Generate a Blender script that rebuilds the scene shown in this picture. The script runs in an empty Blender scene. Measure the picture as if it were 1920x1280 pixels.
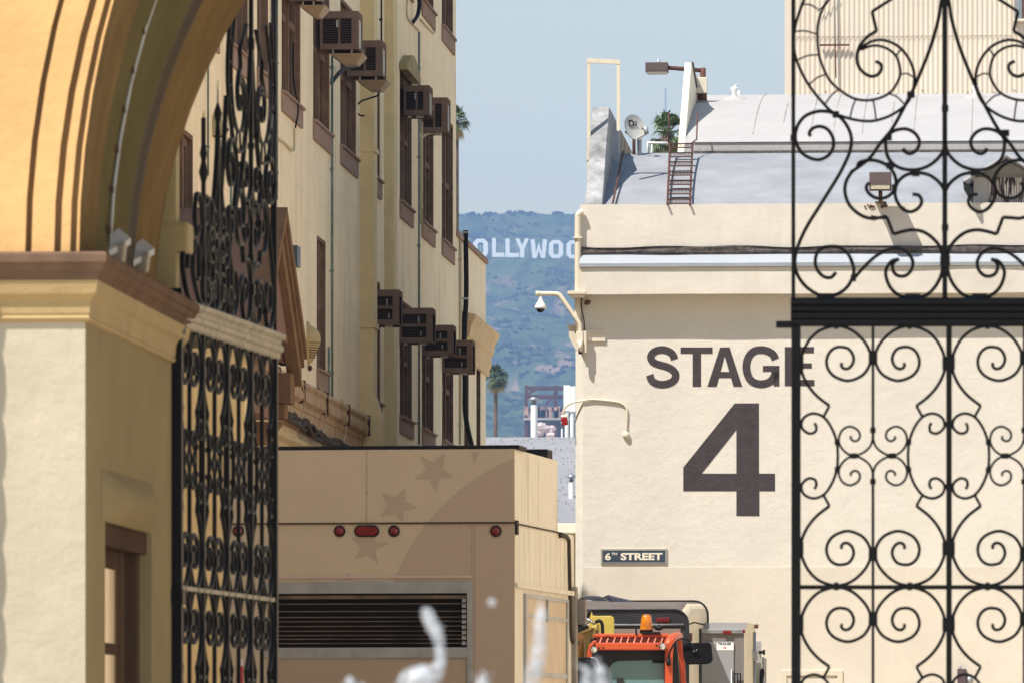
import bpy, bmesh, math, random
from mathutils import Vector, noise
random.seed(7)
sc = bpy.context.scene
COL = sc.collection

# ------------------------------------------------------------------ camera
F, CX, HY, CZ = 14000.0, 960.0, 1420.0, 1.2
cam = bpy.data.cameras.new("camera"); camo = bpy.data.objects.new("camera", cam); COL.objects.link(camo)
camo.location = (0, 0, CZ); camo.rotation_euler = (math.radians(90), 0, 0)
cam.sensor_width = 36; cam.lens = F * 36 / 1920.0; cam.shift_y = (HY - 640) / 1920.0
cam.clip_start = 1; cam.clip_end = 20000
cam.dof.use_dof = True; cam.dof.focus_distance = 105; cam.dof.aperture_fstop = 17
sc.camera = camo
# ------------------------------------------------------------------ light
SUN = Vector((-.47, -.45, 1.0)).normalized()
w = bpy.data.worlds.new("World"); sc.world = w; w.use_nodes = True
nt = w.node_tree; nt.nodes.clear()
sky = nt.nodes.new('ShaderNodeTexSky'); sky.sky_type = 'NISHITA'; sky.sun_disc = False
sky.sun_elevation = math.asin(SUN.z); sky.sun_rotation = math.atan2(SUN.x, SUN.y)
sky.air_density = 1.8; sky.dust_density = 0.1; sky.ozone_density = 0.2
bg = nt.nodes.new('ShaderNodeBackground'); bg.inputs[1].default_value = 0.060
wo = nt.nodes.new('ShaderNodeOutputWorld')
nt.links.new(sky.outputs[0], bg.inputs[0]); nt.links.new(bg.outputs[0], wo.inputs[0])
sl = bpy.data.lights.new("sun", 'SUN'); sl.energy = 3.0; sl.angle = math.radians(.53); sl.color = (1, .94, .85)
so = bpy.data.objects.new("sun", sl); COL.objects.link(so)
so.rotation_euler = SUN.to_track_quat('Z', 'Y').to_euler(); so.location = (-40, -60, 90)
sc.view_settings.view_transform = 'Standard'; sc.view_settings.look = 'None'
sc.view_settings.exposure = 1.22; sc.view_settings.gamma = 1
sc.cycles.max_bounces = 8; sc.cycles.diffuse_bounces = 5; sc.cycles.volume_bounces = 0
sc.cycles.use_denoising = True

# ------------------------------------------------------------------ frames
class Fr:
    def __init__(s, ox, oy, a):
        s.o = Vector((ox, oy)); s.a = a
        s.u = Vector((math.cos(a), -math.sin(a))); s.v = Vector((math.sin(a), math.cos(a)))
    def w(s, u, v, z): p = s.o + s.u*u + s.v*v; return Vector((p.x, p.y, z))
    def hv(s, px, py, v):
        d = Vector(((px-CX)/F, 1)); t = (v + s.o.dot(s.v)) / d.dot(s.v)
        return (d*t - s.o).dot(s.u), CZ + (HY-py)/F*t
    def hu(s, px, py, u):
        d = Vector(((px-CX)/F, 1)); t = (u + s.o.dot(s.u)) / d.dot(s.u)
        return (d*t - s.o).dot(s.v), CZ + (HY-py)/F*t
    def U(s, px, v): return s.hv(px, 0, v)[0]
    def Z(s, py, v, px=1000): return s.hv(px, py, v)[1]
A = math.atan(920/14000)
W = Fr(0, 0, 0)
LB = Fr(-8.6, 0, A)
ST = Fr((1093-960)/F*95, 95, A)
RV = Fr((965-960)/F*63, 63, math.atan(2140/14000))
_g = Fr((160-960)/F*29, 29, A); GT = Fr(*( _g.o + _g.u*2.85), A)

# ------------------------------------------------------------------ materials
_M = {}
def mat(name, rgb, rough=.85, var=.12, scale=1.5, bump=0, bscale=25, metal=0, streak=0, scol=None, sscale=6,
        fine=0, emit=None, trans=0, spec=.4, tint=None, coat=0):
    if name in _M: return _M[name]
    m = bpy.data.materials.new(name); m.use_nodes = True; t = m.node_tree; N = t.nodes; L = t.links
    b = N['Principled BSDF']; b.inputs['Roughness'].default_value = rough; b.inputs['Metallic'].default_value = metal
    b.inputs['Specular IOR Level'].default_value = spec
    if coat: b.inputs['Coat Weight'].default_value = coat
    tc = N.new('ShaderNodeTexCoord')
    def mapping(sx, sy, sz):
        mp = N.new('ShaderNodeMapping'); mp.inputs['Scale'].default_value = (sx, sy, sz)
        L.new(tc.outputs['Object'], mp.inputs['Vector']); return mp.outputs[0]
    def nz(vec, s, d=5, r=.6):
        n = N.new('ShaderNodeTexNoise'); n.inputs['Scale'].default_value = s; n.inputs['Detail'].default_value = d
        n.inputs['Roughness'].default_value = r; L.new(vec, n.inputs['Vector']); return n.outputs['Fac']
    def ramp(src, lo, hi, c0, c1):
        r = N.new('ShaderNodeMapRange'); r.inputs[1].default_value = lo; r.inputs[2].default_value = hi
        r.inputs[3].default_value = c0; r.inputs[4].default_value = c1; L.new(src, r.inputs[0]); return r.outputs[0]
    def mix(fac, a, c, mode='MIX'):
        x = N.new('ShaderNodeMix'); x.data_type = 'RGBA'; x.blend_type = mode
        if isinstance(fac, float): x.inputs[0].default_value = fac
        else: L.new(fac, x.inputs[0])
        for i, q in ((6, a), (7, c)):
            if isinstance(q, tuple): x.inputs[i].default_value = (*q, 1)
            else: L.new(q, x.inputs[i])
        return x.outputs[2]
    col = tuple(rgb)
    if var:
        dk = tuple(c*(1-var*1.6) for c in rgb); lt = tuple(min(1, c*(1+var*.7)) for c in rgb)
        col = mix(ramp(nz(mapping(1, 1, 1), scale), .3, .7, 0, 1), dk, lt)
    if tint:
        col = mix(ramp(nz(mapping(1, 1, 1), scale*.37, 3), .5, .72, 0, .8), col, tint)
    if fine:
        col = mix(ramp(nz(mapping(1, 1, 1), scale*22, 3), .35, .75, 0, fine), col, tuple(c*.45 for c in rgb))
    if streak:
        sc_ = scol or tuple(c*.5 for c in rgb)
        s1 = nz(mapping(sscale, sscale, sscale*.05), 1.0, 6, .7)
        s2 = nz(mapping(1, 1, 1), .8, 2)
        ml = N.new('ShaderNodeMath'); ml.operation = 'MULTIPLY'
        L.new(ramp(s1, .5, .75, 0, 1), ml.inputs[0]); L.new(ramp(s2, .35, .65, 0, streak), ml.inputs[1])
        col = mix(ml.outputs[0], col, sc_)
    if isinstance(col, tuple): b.inputs['Base Color'].default_value = (*col, 1)
    else: L.new(col, b.inputs['Base Color'])
    if bump:
        bp = N.new('ShaderNodeBump'); bp.inputs['Distance'].default_value = bump; bp.inputs['Strength'].default_value = 1
        L.new(nz(mapping(1, 1, 1), bscale, 6, .65), bp.inputs['Height']); L.new(bp.outputs[0], b.inputs['Normal'])
    if emit: b.inputs['Emission Color'].default_value = (*emit[:3], 1); b.inputs['Emission Strength'].default_value = emit[3]
    if trans: b.inputs['Transmission Weight'].default_value = trans
    m['col'] = 0
    _M[name] = m; return m
def getbsdf(m): return m.node_tree.nodes['Principled BSDF']
def base_link(m):
    b = getbsdf(m).inputs['Base Color']
    return b.links[0].from_socket if b.links else None

CREAM = mat('stage_stucco', (.70, .66, .592), var=.05, scale=.8, bump=.012, bscale=5, streak=.28, scol=(.62, .5, .35), sscale=4, fine=.08)
FASC = mat('stage_fascia', (.69, .64, .565), var=.05, scale=2, bump=.008, bscale=5, streak=.35, scol=(.5, .4, .28), sscale=5, fine=.1)
PAINTC = mat('cream_paint', (.72, .65, .52), rough=.5, var=.06, scale=6)
ROOFG = mat('roof_grey_coating', (.31, .32, .345), var=.13, scale=1.6, bump=.006, bscale=8, streak=.8, scol=(.33, .33, .35), sscale=2, fine=.25)
ROOFW = mat('roof_white_coating', (.43, .415, .41), var=.04, scale=.8, bump=.008, bscale=8, streak=.3, scol=(.6, .5, .42), sscale=2, fine=.15)
TAR = mat('tar', (.13, .11, .105), var=.4, scale=12, bump=.03, bscale=15)
FLASH = mat('flashing', (.37, .405, .445), rough=.6, var=.04, scale=2)
WEATH = mat('weathered_concrete', (.42, .42, .43), var=.4, scale=3, bump=.015, bscale=18, streak=.9, scol=(.13, .12, .12), sscale=7, fine=.4)
LET = mat('lettering_paint', (.05, .038, .042), rough=.6, var=.14, scale=6, bump=.012, bscale=9)
YEL = mat('building_stucco', (.94, .77, .53), spec=.3, var=.06, scale=1.2, bump=.006, bscale=20, streak=.85, scol=(.58, .36, .18), sscale=3.4, fine=.05)
YELP = mat('pilaster_paint', (.74, .58, .32), var=.08, scale=2, streak=.5, scol=(.45, .32, .15), sscale=3)
BRN = mat('brown_trim', (.23, .15, .11), rough=.6, spec=0, var=.18, scale=5, streak=.5, scol=(.12, .07, .05), sscale=8)
SILL = mat('sill_paint', (.36, .25, .2), rough=.6, spec=0, var=.1, scale=5, streak=.3)
BRD = mat('dark_brown_wood', (.12, .07, .055), rough=.6, spec=0, var=.25, scale=9)
GLS = mat('dark_glass', (.03, .035, .04), rough=.08, var=.2, scale=3, spec=.6)
CUR = mat('pale_blind', (.5, .46, .4), rough=.8, var=.1)
ACB = mat('ac_brown_metal', (.22, .145, .11), rough=.5, spec=0, var=.1, scale=6, streak=.2)
ACD = mat("ac_dark_grille", (.035, .028, .026), spec=0, rough=.7, var=.3, scale=20)
ACM = mat('ac_metal', (.68, .64, .6), rough=.5, metal=0, var=.15, scale=20)
IRON = mat('black_iron', (.006, .006, .009), rough=.5, var=.3, scale=15, spec=.25, fine=.2)
SHEEN = mat('painted_rail_sheen', (.44, .37, .27), rough=.6, var=.2, scale=9, streak=.3)  # beige paints the light reflected by the open leaf's black rails
PIL = mat('pillar_stucco', (.5, .44, .345), var=.06, scale=2.5, bump=.009, bscale=9, streak=.35, scol=(.36, .27, .16), sscale=5, fine=.05)
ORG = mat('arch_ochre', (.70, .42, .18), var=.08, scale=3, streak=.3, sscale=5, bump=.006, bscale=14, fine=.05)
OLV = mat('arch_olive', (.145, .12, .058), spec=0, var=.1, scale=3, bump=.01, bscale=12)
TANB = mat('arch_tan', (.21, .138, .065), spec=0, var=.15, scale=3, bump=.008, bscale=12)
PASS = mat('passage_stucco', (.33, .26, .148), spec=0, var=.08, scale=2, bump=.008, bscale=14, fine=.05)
CORN = mat('cornice_brown', (.19, .122, .085), rough=.7, spec=0, var=.15, scale=5, bump=.006, bscale=20, streak=.3)
BLK = mat('black_rubber', (.013, .013, .014), rough=.65, spec=.25, var=.2, scale=8)
CHR = mat('aluminium', (.40, .42, .45), rough=.38, metal=.75, var=.12, scale=6, streak=.3)
GALV = mat('galvanised', (.45, .46, .47), rough=.5, metal=.4, var=.15, scale=8)
RED = mat('red_lens', (.2, .005, .009), rough=.22, var=.15, scale=20, coat=.5)
RUST = mat('rusty_iron', (.13, .055, .04), rough=.85, var=.35, scale=12)
WHT = mat('white_paint', (.8, .8, .78), rough=.5, var=.05)
NAVY = mat('navy_enamel', (.045, .062, .095), rough=.4, var=.1, scale=6)

# ------------------------------------------------------------------ mesh builder
def catmull(pts, n=6, closed=False):
    if len(pts) < 3: return [Vector(p) for p in pts]
    P = [Vector(p) for p in pts]; out = []
    for i in range(len(P)-1):
        p0 = P[i-1] if i > 0 else P[0]*2-P[1]; p1, p2 = P[i], P[i+1]
        p3 = P[i+2] if i+2 < len(P) else P[-1]*2-P[-2]
        for k in range(n):
            t = k/n
            out.append(.5*((2*p1)+(p2-p0)*t+(2*p0-5*p1+4*p2-p3)*t*t+(3*p1-p0-3*p2+p3)*t**3))
    out.append(P[-1]); return out
class MB:
    def __init__(s): s.V = []; s.F = []; s.MI = []; s.mi = 0; s.SM = []; s.sm = False
    def add(s, vs, fs, smooth=None):
        o = len(s.V); s.V += [tuple(v) for v in vs]
        for f in fs: s.F.append([i+o for i in f]); s.MI.append(s.mi); s.SM.append(s.sm if smooth is None else smooth)
        return s
    def box(s, x0, x1, y0, y1, z0, z1):
        if x0 > x1: x0, x1 = x1, x0
        if y0 > y1: y0, y1 = y1, y0
        if z0 > z1: z0, z1 = z1, z0
        return s.add([(x0,y0,z0),(x1,y0,z0),(x1,y1,z0),(x0,y1,z0),(x0,y0,z1),(x1,y0,z1),(x1,y1,z1),(x0,y1,z1)],
              [(0,3,2,1),(4,5,6,7),(0,1,5,4),(1,2,6,5),(2,3,7,6),(3,0,4,7)])
    def prism(s, pts, ax, a, b):
        m = {'v': lambda p, t: (p[0], t, p[1]), 'u': lambda p, t: (t, p[0], p[1]), 'z': lambda p, t: (p[0], p[1], t)}[ax]
        n = len(pts); vs = [m(p, a) for p in pts]+[m(p, b) for p in pts]
        fs = [list(range(n)), list(range(2*n-1, n-1, -1))]+[(i, i+n, (i+1) % n+n, (i+1) % n) for i in range(n)]
        return s.add(vs, fs, False)
    def tube(s, pts, r, n=8, smooth=3, cap=True, flat=None):
        P = catmull(pts, smooth) if smooth and len(pts) > 2 else [Vector(p) for p in pts]
        m = len(P); R = r if isinstance(r, (list, tuple)) else None
        t0 = (P[1]-P[0]).normalized(); up = Vector((0, 1, 0)) if flat else Vector((0, 0, 1))
        if abs(t0.dot(up)) > .95: up = Vector((1, 0, 0))
        nrm = (up - t0*up.dot(t0)).normalized(); vs = []; fs = []
        for i, p in enumerate(P):
            t = (P[min(i+1, m-1)]-P[max(i-1, 0)])
            t = t.normalized() if t.length > 1e-9 else t0
            nrm = nrm - t*nrm.dot(t); nrm.normalize(); bi = t.cross(nrm)
            if R: q = i/(m-1)*(len(R)-1); k = min(int(q), len(R)-2); rr = R[k]+(R[k+1]-R[k])*(q-k)
            else: rr = r
            for j in range(n):
                an = 2*math.pi*(j+.5)/n
                vs.append(p + nrm*math.cos(an)*rr*(flat or 1) + bi*math.sin(an)*rr)
        for i in range(m-1):
            for j in range(n):
                fs.append((i*n+j, i*n+(j+1) % n, (i+1)*n+(j+1) % n, (i+1)*n+j))
        if cap: fs += [list(range(n-1, -1, -1)), [(m-1)*n+j for j in range(n)]]
        return s.add(vs, fs, n > 4)
    def lathe(s, prof, c, n=20, ax='z', a0=0, a1=2*math.pi):
        full = abs(a1-a0-2*math.pi) < 1e-6; vs = []; fs = []; k = n if full else n+1
        for (r, h) in prof:
            for j in range(k):
                a = a0+(a1-a0)*j/n; x, y = r*math.cos(a), r*math.sin(a)
                q = {'z': (x, y, h), 'y': (x, h, y), 'x': (h, x, y)}[ax]
                vs.append((c[0]+q[0], c[1]+q[1], c[2]+q[2]))
        for i in range(len(prof)-1):
            for j in range(k if full else n):
                fs.append((i*k+j, i*k+(j+1) % k, (i+1)*k+(j+1) % k, (i+1)*k+j))
        return s.add(vs, fs, True)
    def disc(s, c, r, ax='y', n=20, t=.004):
        return s.lathe([(0.0001, t), (r, t), (r, 0)] , c, n, ax)
    def grid(s, fn, nu, nv, smooth=True):
        vs = [fn(i/nu, j/nv) for i in range(nu+1) for j in range(nv+1)]
        fs = [(i*(nv+1)+j, (i+1)*(nv+1)+j, (i+1)*(nv+1)+j+1, i*(nv+1)+j+1) for i in range(nu) for j in range(nv)]
        return s.add(vs, fs, smooth)
    def wall(s, a0, a1, z0, z1, holes, ax, t, depth=0):
        """planar wall at coordinate t on axis ax ('u' or 'v') with rectangular holes and reveals running to t+depth"""
        xs = sorted({a0, a1, *[h[0] for h in holes], *[h[1] for h in holes]}); zs = sorted({z0, z1, *[h[2] for h in holes], *[h[3] for h in holes]})
        xs = [x for x in xs if a0 <= x <= a1]; zs = [z for z in zs if z0 <= z <= z1]
        P = (lambda a, z, d: (d, a, z)) if ax == 'u' else (lambda a, z, d: (a, d, z))
        for i in range(len(xs)-1):
            for j in range(len(zs)-1):
                cx, cz = (xs[i]+xs[i+1])/2, (zs[j]+zs[j+1])/2
                if any(h[0] < cx < h[1] and h[2] < cz < h[3] for h in holes): continue
                s.add([P(xs[i], zs[j], t), P(xs[i+1], zs[j], t), P(xs[i+1], zs[j+1], t), P(xs[i], zs[j+1], t)], [(0, 1, 2, 3)], False)
        if depth:
            for h in holes:
                q = [(h[0], h[2]), (h[1], h[2]), (h[1], h[3]), (h[0], h[3])]
                for k in range(4):
                    p, r = q[k], q[(k+1) % 4]
                    s.add([P(*p, t), P(*r, t), P(*r, t+depth), P(*p, t+depth)], [(0, 1, 2, 3)], False)
        return s
    def mesh(s, name, mats, off=(0, 0, 0), fix=True):
        me = bpy.data.meshes.new(name)
        me.from_pydata([(v[0]-off[0], v[1]-off[1], v[2]-off[2]) for v in s.V], [], s.F)
        for m in (mats if isinstance(mats, (list, tuple)) else [mats]): me.materials.append(m)
        for p, mi, sm in zip(me.polygons, s.MI, s.SM): p.material_index = mi; p.use_smooth = sm
        if fix:
            b = bmesh.new(); b.from_mesh(me); bmesh.ops.delete(b, geom=[v for v in b.verts if not v.link_faces], context='VERTS'); bmesh.ops.recalc_face_normals(b, faces=b.faces); b.to_mesh(me); b.free()
        me.update(); return me

def props(o, label=None, cat=None, group=None, kind=None):
    if label: o['label'] = label
    if cat: o['category'] = cat
    if group: o['group'] = group
    if kind: o['kind'] = kind
def bevel(o, wd):
    m = o.modifiers.new('bevel', 'BEVEL'); m.width = wd; m.segments = 2; m.limit_method = 'ANGLE'; m.angle_limit = math.radians(40)
class Thing:
    def __init__(s, name, label, cat, fr, base, group=None):
        s.fr = fr; s.base = base; o = bpy.data.objects.new(name, None); COL.objects.link(o)
        o.location = fr.w(*base); o.rotation_euler = (0, 0, -fr.a); o.empty_display_size = .2
        props(o, label, cat, group); s.o = o
    def part(s, name, mb, m, parent=None, bev=0, label=None, fix=True):
        me = mb.mesh(name, m, s.base, fix); o = bpy.data.objects.new(name, me); COL.objects.link(o)
        o.parent = parent or s.o
        if bev: bevel(o, bev)
        if label: o['label'] = label
        return o
def solo(name, mb, m, label, cat, fr=W, base=(0, 0, 0), group=None, kind=None, bev=0):
    me = mb.mesh(name, m, base); o = bpy.data.objects.new(name, me); COL.objects.link(o)
    o.location = fr.w(*base); o.rotation_euler = (0, 0, -fr.a); props(o, label, cat, group, kind)
    if bev: bevel(o, bev)
    return o
def text_mb(txt, cx, cz, h, v, depth=.003, off=0.0, sx=1.0, mb=None, hx=None):
    """flat lettering in the u-z plane facing -v; h = cap height"""
    c = bpy.data.curves.new('t', 'FONT'); c.body = txt; c.size = 1; c.offset = off; c.resolution_u = 4
    o = bpy.data.objects.new('t', c); COL.objects.link(o)
    dg = bpy.context.evaluated_depsgraph_get(); me = o.evaluated_get(dg).to_mesh()
    vs = [tuple(q.co) for q in me.vertices]; fs = [tuple(p.vertices) for p in me.polygons]
    o.to_mesh_clear(); COL.objects.unlink(o); bpy.data.objects.remove(o); bpy.data.curves.remove(c)
    x0, x1 = min(q[0] for q in vs), max(q[0] for q in vs); y0, y1 = min(q[1] for q in vs), max(q[1] for q in vs)
    k = h/(y1-y0); kx = k*sx
    if hx: kx = hx/(x1-x0)
    mb = mb or MB()
    mb.add([(cx+(q[0]-(x0+x1)/2)*kx, v-depth, cz+(q[1]-(y0+y1)/2)*k) for q in vs], fs, False)
    return mb
def ribbon(mb, pts, wd, v, d, n=6):
    P = catmull([(p[0], p[1], 0) for p in pts], n)
    L_, R_ = [], []
    for i, p in enumerate(P):
        t = (P[min(i+1, len(P)-1)]-P[max(i-1, 0)]).normalized(); nn = Vector((-t.y, t.x, 0))
        L_.append(p+nn*wd/2); R_.append(p-nn*wd/2)
    for i in range(len(P)-1):
        q = [(L_[i].x, L_[i].y), (L_[i+1].x, L_[i+1].y), (R_[i+1].x, R_[i+1].y), (R_[i].x, R_[i].y)]
        mb.add([(a, v-d, b) for a, b in q], [(0, 1, 2, 3)], False)
    return mb

# ================================================================== ground and hills
g = MB(); g.add([(-3000, -300, 0), (3000, -300, 0), (3000, 3300, 0), (-3000, 3300, 0)], [(0, 1, 2, 3)])
ASPH = mat('pale_paving', (.6, .52, .4), var=.12, scale=.3, fine=.2)
solo('ground', g, ASPH, None, None, kind='structure')

HP = [(2600, -8), (3000, 45), (3800, 163), (4600, 260), (5200, 338), (5300, 349), (5330, 351), (5700, 416), (5850, 424), (6100, 395), (7000, 150)]
def hh(x, y):
    for i in range(len(HP)-1):
        if y <= HP[i+1][0]: break
    a, b = HP[i], HP[i+1]; t = (y-a[0])/(b[0]-a[0]); z = a[1]+(b[1]-a[1])*max(0, min(1, t))
    q = Vector((x/160+3.1, y/230, 0)); am = min(1, max(0, (y-2600)/700))
    flat = min(1, abs(y-5310)/160)
    z += am*(.06+.94*flat)*(.55 if y > 5450 else 1)*(noise.fractal(q, 1.0, 2.1, 5)*17 - abs(noise.noise(Vector((x/70, y/260, 4))))*14)
    if y > 5450: z -= max(0, min(60, x-10))*.16
    z -= max(0, abs(x)-500)*.10
    return z
m = bpy.data.materials.new('hillside'); m.use_nodes = True; t = m.node_tree; N = t.nodes; L = t.links
b = N['Principled BSDF']; b.inputs['Roughness'].default_value = 1; b.inputs['Specular IOR Level'].default_value = 0
tc = N.new('ShaderNodeTexCoord')
def nzz(s, d, sy=1.0, dz=0):
    mp = N.new('ShaderNodeMapping'); mp.inputs['Scale'].default_value = (1, sy, .35); mp.inputs['Location'].default_value = (dz, dz, 0)
    L.new(tc.outputs['Object'], mp.inputs[0]); n = N.new('ShaderNodeTexNoise'); n.inputs['Scale'].default_value = s
    n.inputs['Detail'].default_value = d; n.inputs['Roughness'].default_value = .62; L.new(mp.outputs[0], n.inputs[0]); return n.outputs['Fac']
def rmp(src, lo, hi, a=0, c=1):
    r = N.new('ShaderNodeMapRange'); r.inputs[1].default_value = lo; r.inputs[2].default_value = hi
    r.inputs[3].default_value = a; r.inputs[4].default_value = c; L.new(src, r.inputs[0]); return r.outputs[0]
def mx(f, a, c):
    x = N.new('ShaderNodeMix'); x.data_type = 'RGBA'; L.new(f, x.inputs[0])
    for i, q in ((6, a), (7, c)):
        if isinstance(q, tuple): x.inputs[i].default_value = (*q, 1)
        else: L.new(q, x.inputs[i])
    return x.outputs[2]
c1 = mx(rmp(nzz(.03, 6), .4, .6), (.08, .115, .045), (.055, .085, .04))
c2 = mx(rmp(nzz(.075, 8, .35, 50), .5, .58), c1, (.033, .052, .03))
sep = N.new('ShaderNodeSeparateXYZ'); L.new(tc.outputs['Object'], sep.inputs[0])
low = rmp(sep.outputs[2], 260, 380, 1, .0)
pm = N.new('ShaderNodeMath'); pm.operation = 'MULTIPLY'
L.new(rmp(nzz(.05, 8, .3, 20), .555, .63), pm.inputs[0]); L.new(rmp(sep.outputs[2], 270, 350, 1, .35), pm.inputs[1])
c3 = mx(pm.outputs[0], c2, (.25, .175, .125))
L.new(c3, b.inputs['Base Color']); HILL = m
xs = [-1700, -1400, -1100, -850, -650, -500]+[-400+6*i for i in range(134)]+[500, 650, 850, 1100, 1400, 1700]
ys = [2600+13*i for i in range(339)]
g = MB(); g.add([(x, y, hh(x, y)) for y in ys for x in xs],
      [(j*len(xs)+i, j*len(xs)+i+1, (j+1)*len(xs)+i+1, (j+1)*len(xs)+i) for j in range(len(ys)-1) for i in range(len(xs)-1)], True)
solo('hills', g, HILL, None, None, kind='structure')

def ico(mb, c, r, sq=.8):
    t = (1+5**.5)/2; vs = []
    for v in [(-1,t,0),(1,t,0),(-1,-t,0),(1,-t,0),(0,-1,t),(0,1,t),(0,-1,-t),(0,1,-t),(t,0,-1),(t,0,1),(-t,0,-1),(-t,0,1)]:
        k = r*(.55+.3*random.random())/1.9*1.4; vs.append((c[0]+v[0]*k, c[1]+v[1]*k, c[2]+v[2]*k*sq))
    mb.add(vs, [(0,11,5),(0,5,1),(0,1,7),(0,7,10),(0,10,11),(1,5,9),(5,11,4),(11,10,2),(10,7,6),(7,1,8),(3,9,4),(3,4,2),(3,2,6),(3,6,8),(3,8,9),(4,9,5),(2,4,11),(6,2,10),(8,6,7),(9,8,1)], False)
SCRUB = mat('scrub', (.035, .052, .03), rough=1, var=.3, scale=.05, spec=0)
g = MB()
for i in range(5200):
    y = random.uniform(3500, 5800); x = random.uniform(-.016, .022)*y*1.6
    dens = noise.noise(Vector((x/70, y/150, 9)))+.35*noise.noise(Vector((x/25, y/45, 2)))
    if dens < random.uniform(-.15, .3): continue
    if 5180 < y < 5420 and abs(x-10) < 75: continue
    if y > 5000 and random.random() < .45: continue
    for k in range(3):
        r = random.uniform(.7, 2.3); xx, yy = x+random.uniform(-5, 5), y+random.uniform(-5, 5)
        ico(g, (xx, yy, hh(xx, yy)+r*.2), r, .7)
solo('hillside_scrub', g, SCRUB, 'dark scrub and small bushes dotted over the hazy hillside', 'scrub', kind='stuff')
g = MB()
for i in range(900):
    x = random.uniform(-150, 170); y = 5760+random.uniform(-70, 60)
    if noise.noise(Vector((x/16, 3, 0))) < -.12 and x > -20: continue
    r = random.uniform(.9, 2.9)*(.6+.8*max(0, noise.noise(Vector((x/16, 3, 0)))+.2)); ico(g, (x, y, hh(x, y)+r*.35), r, .9)
solo('ridge_trees', g, SCRUB, 'line of small dark trees along the top of the ridge', 'trees', kind='stuff')

# Hollywood letters
LW = mat('sign_white', (.95, .95, .95), rough=.7, var=.03)
def letter(ch, px0, px1, py0, py1, lab, Y=5300):
    s = Y/F; X = lambda p: (p-CX)*s; Z = lambda p: CZ+(HY-p)*s
    x0, x1, z0, z1 = X(px0), X(px1), Z(py1), Z(py0); wd, h = x1-x0, z1-z0; th = wd*.31
    mb = MB(); pr = lambda pts: mb.prism([(x0+a*wd, z0+b_*h) for a, b_ in pts], 'v', Y-.3, Y+.3)
    if ch == 'H': pr([(0,0),(.3,0),(.3,1),(0,1)]); pr([(.7,0),(1,0),(1,1),(.7,1)]); pr([(.3,.4),(.7,.4),(.7,.6),(.3,.6)])
    if ch == 'L': pr([(0,0),(.32,0),(.32,1),(0,1)]); pr([(.32,0),(1,0),(1,.22),(.32,.22)])
    if ch == 'O':
        o = [(.25,0),(.75,0),(1,.2),(1,.8),(.75,1),(.25,1),(0,.8),(0,.2)]; i_ = [(.38,.2),(.62,.2),(.68,.28),(.68,.72),(.62,.8),(.38,.8),(.32,.72),(.32,.28)]
        for k in range(8): pr([o[k], o[(k+1) % 8], i_[(k+1) % 8], i_[k]])
    if ch == 'Y': pr([(.34,0),(.66,0),(.66,.45),(.34,.45)]); pr([(.34,.45),(.5,.45),(.5,.62),(.3,1),(0,1)]); pr([(.5,.45),(.66,.45),(1,1),(.7,1),(.5,.62)])
    if ch == 'W':
        pr([(.12,0),(.36,0),(.26,1),(0,1)]); pr([(.64,0),(.88,0),(1,1),(.74,1)]); pr([(.36,0),(.5,.42),(.5,.85),(.33,.3)]); pr([(.64,0),(.67,.3),(.5,.85),(.5,.42)])
    if ch == 'D': pr([(0,0),(.3,0),(.3,1),(0,1)]); pr([(.3,0),(.75,0),(1,.2),(.7,.3),(.6,.2),(.3,.2)]); pr([(1,.2),(1,.8),(.7,.7),(.7,.3)]); pr([(1,.8),(.75,1),(.3,1),(.3,.8),(.6,.8),(.7,.7)])
    T = Thing('sign_letter', lab, 'sign letter', W, ((x0+x1)/2, Y, z0), 'white hillside sign letters')
    T.part('letter_panel', mb, LW)
    p = MB()
    for k in range(5):
        x = x0+wd*(.1+.2*k); p.tube([(x, Y+.5, hh(x, Y)-2), (x, Y+.5, z0+h*.8)], .13, 5, 0)
        p.tube([(x, Y+.5, z0+h*.7), (x, Y+5, hh(x, Y+5)-1)], .1, 5, 0)
    T.part('support_frame', p, GALV)
for ch, a, b_, c, d, lab in [
    ('H', 851, 879, 448, 482, 'giant white letter H of the hillside sign, half behind the yellow building'),
    ('O', 887, 915, 448, 483, 'giant white letter O second in the hillside sign, just after the H'),
    ('L', 922.5, 946, 447, 482, 'giant white letter L, first of the two in the hillside sign'),
    ('L', 947.5, 973, 447.5, 482.5, 'giant white letter L, second of the two, just before the Y'),
    ('Y', 966, 992, 447.5, 483, 'giant white letter Y in the middle of the hillside sign'),
    ('W', 994.5, 1026, 449, 484.5, 'giant white letter W to the right of the Y on the hillside'),
    ('O', 1029, 1056, 450.5, 484.5, 'giant white letter O just right of the W on the hillside'),
    ('O', 1062, 1089, 451, 485, 'giant white letter O cut by the cream downpipe of the stage building'),
    ('D', 1094, 1121, 451, 486, 'giant white letter D at the right end of the hillside sign')]:
    letter(ch, a, b_, c, d, lab)

# lattice mast on the ridge
Y = 5780; x0 = (1248-960)/F*Y; zt = CZ+(HY-165)/F*Y; z0 = hh(x0, Y)-2
MAST = mat('mast_steel', (.32, .3, .32), rough=.7, var=0)
T = Thing('antenna_mast', 'faint tall lattice antenna mast far off above the roof palm', 'antenna mast', W, (x0, Y, z0))
p = MB(); zz = z0; k = 0
for sx, sy in ((-1, -1), (1, -1), (0, 1)): p.tube([(x0+sx*1.7, Y+sy*1.7, z0), (x0+sx*.45, Y+sy*.45, zt)], .22, 4, 0)
while zz < zt-4:
    f = 1.7-(zz-z0)/(zt-z0)*1.25; f2 = f-.06
    p.tube([(x0-f, Y-f, zz), (x0+f2, Y-f, zz+4)], .12, 4, 0); p.tube([(x0+f, Y-f, zz), (x0-f2, Y-f, zz+4)], .12, 4, 0); zz += 4
T.part('lattice', p, MAST)
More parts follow.
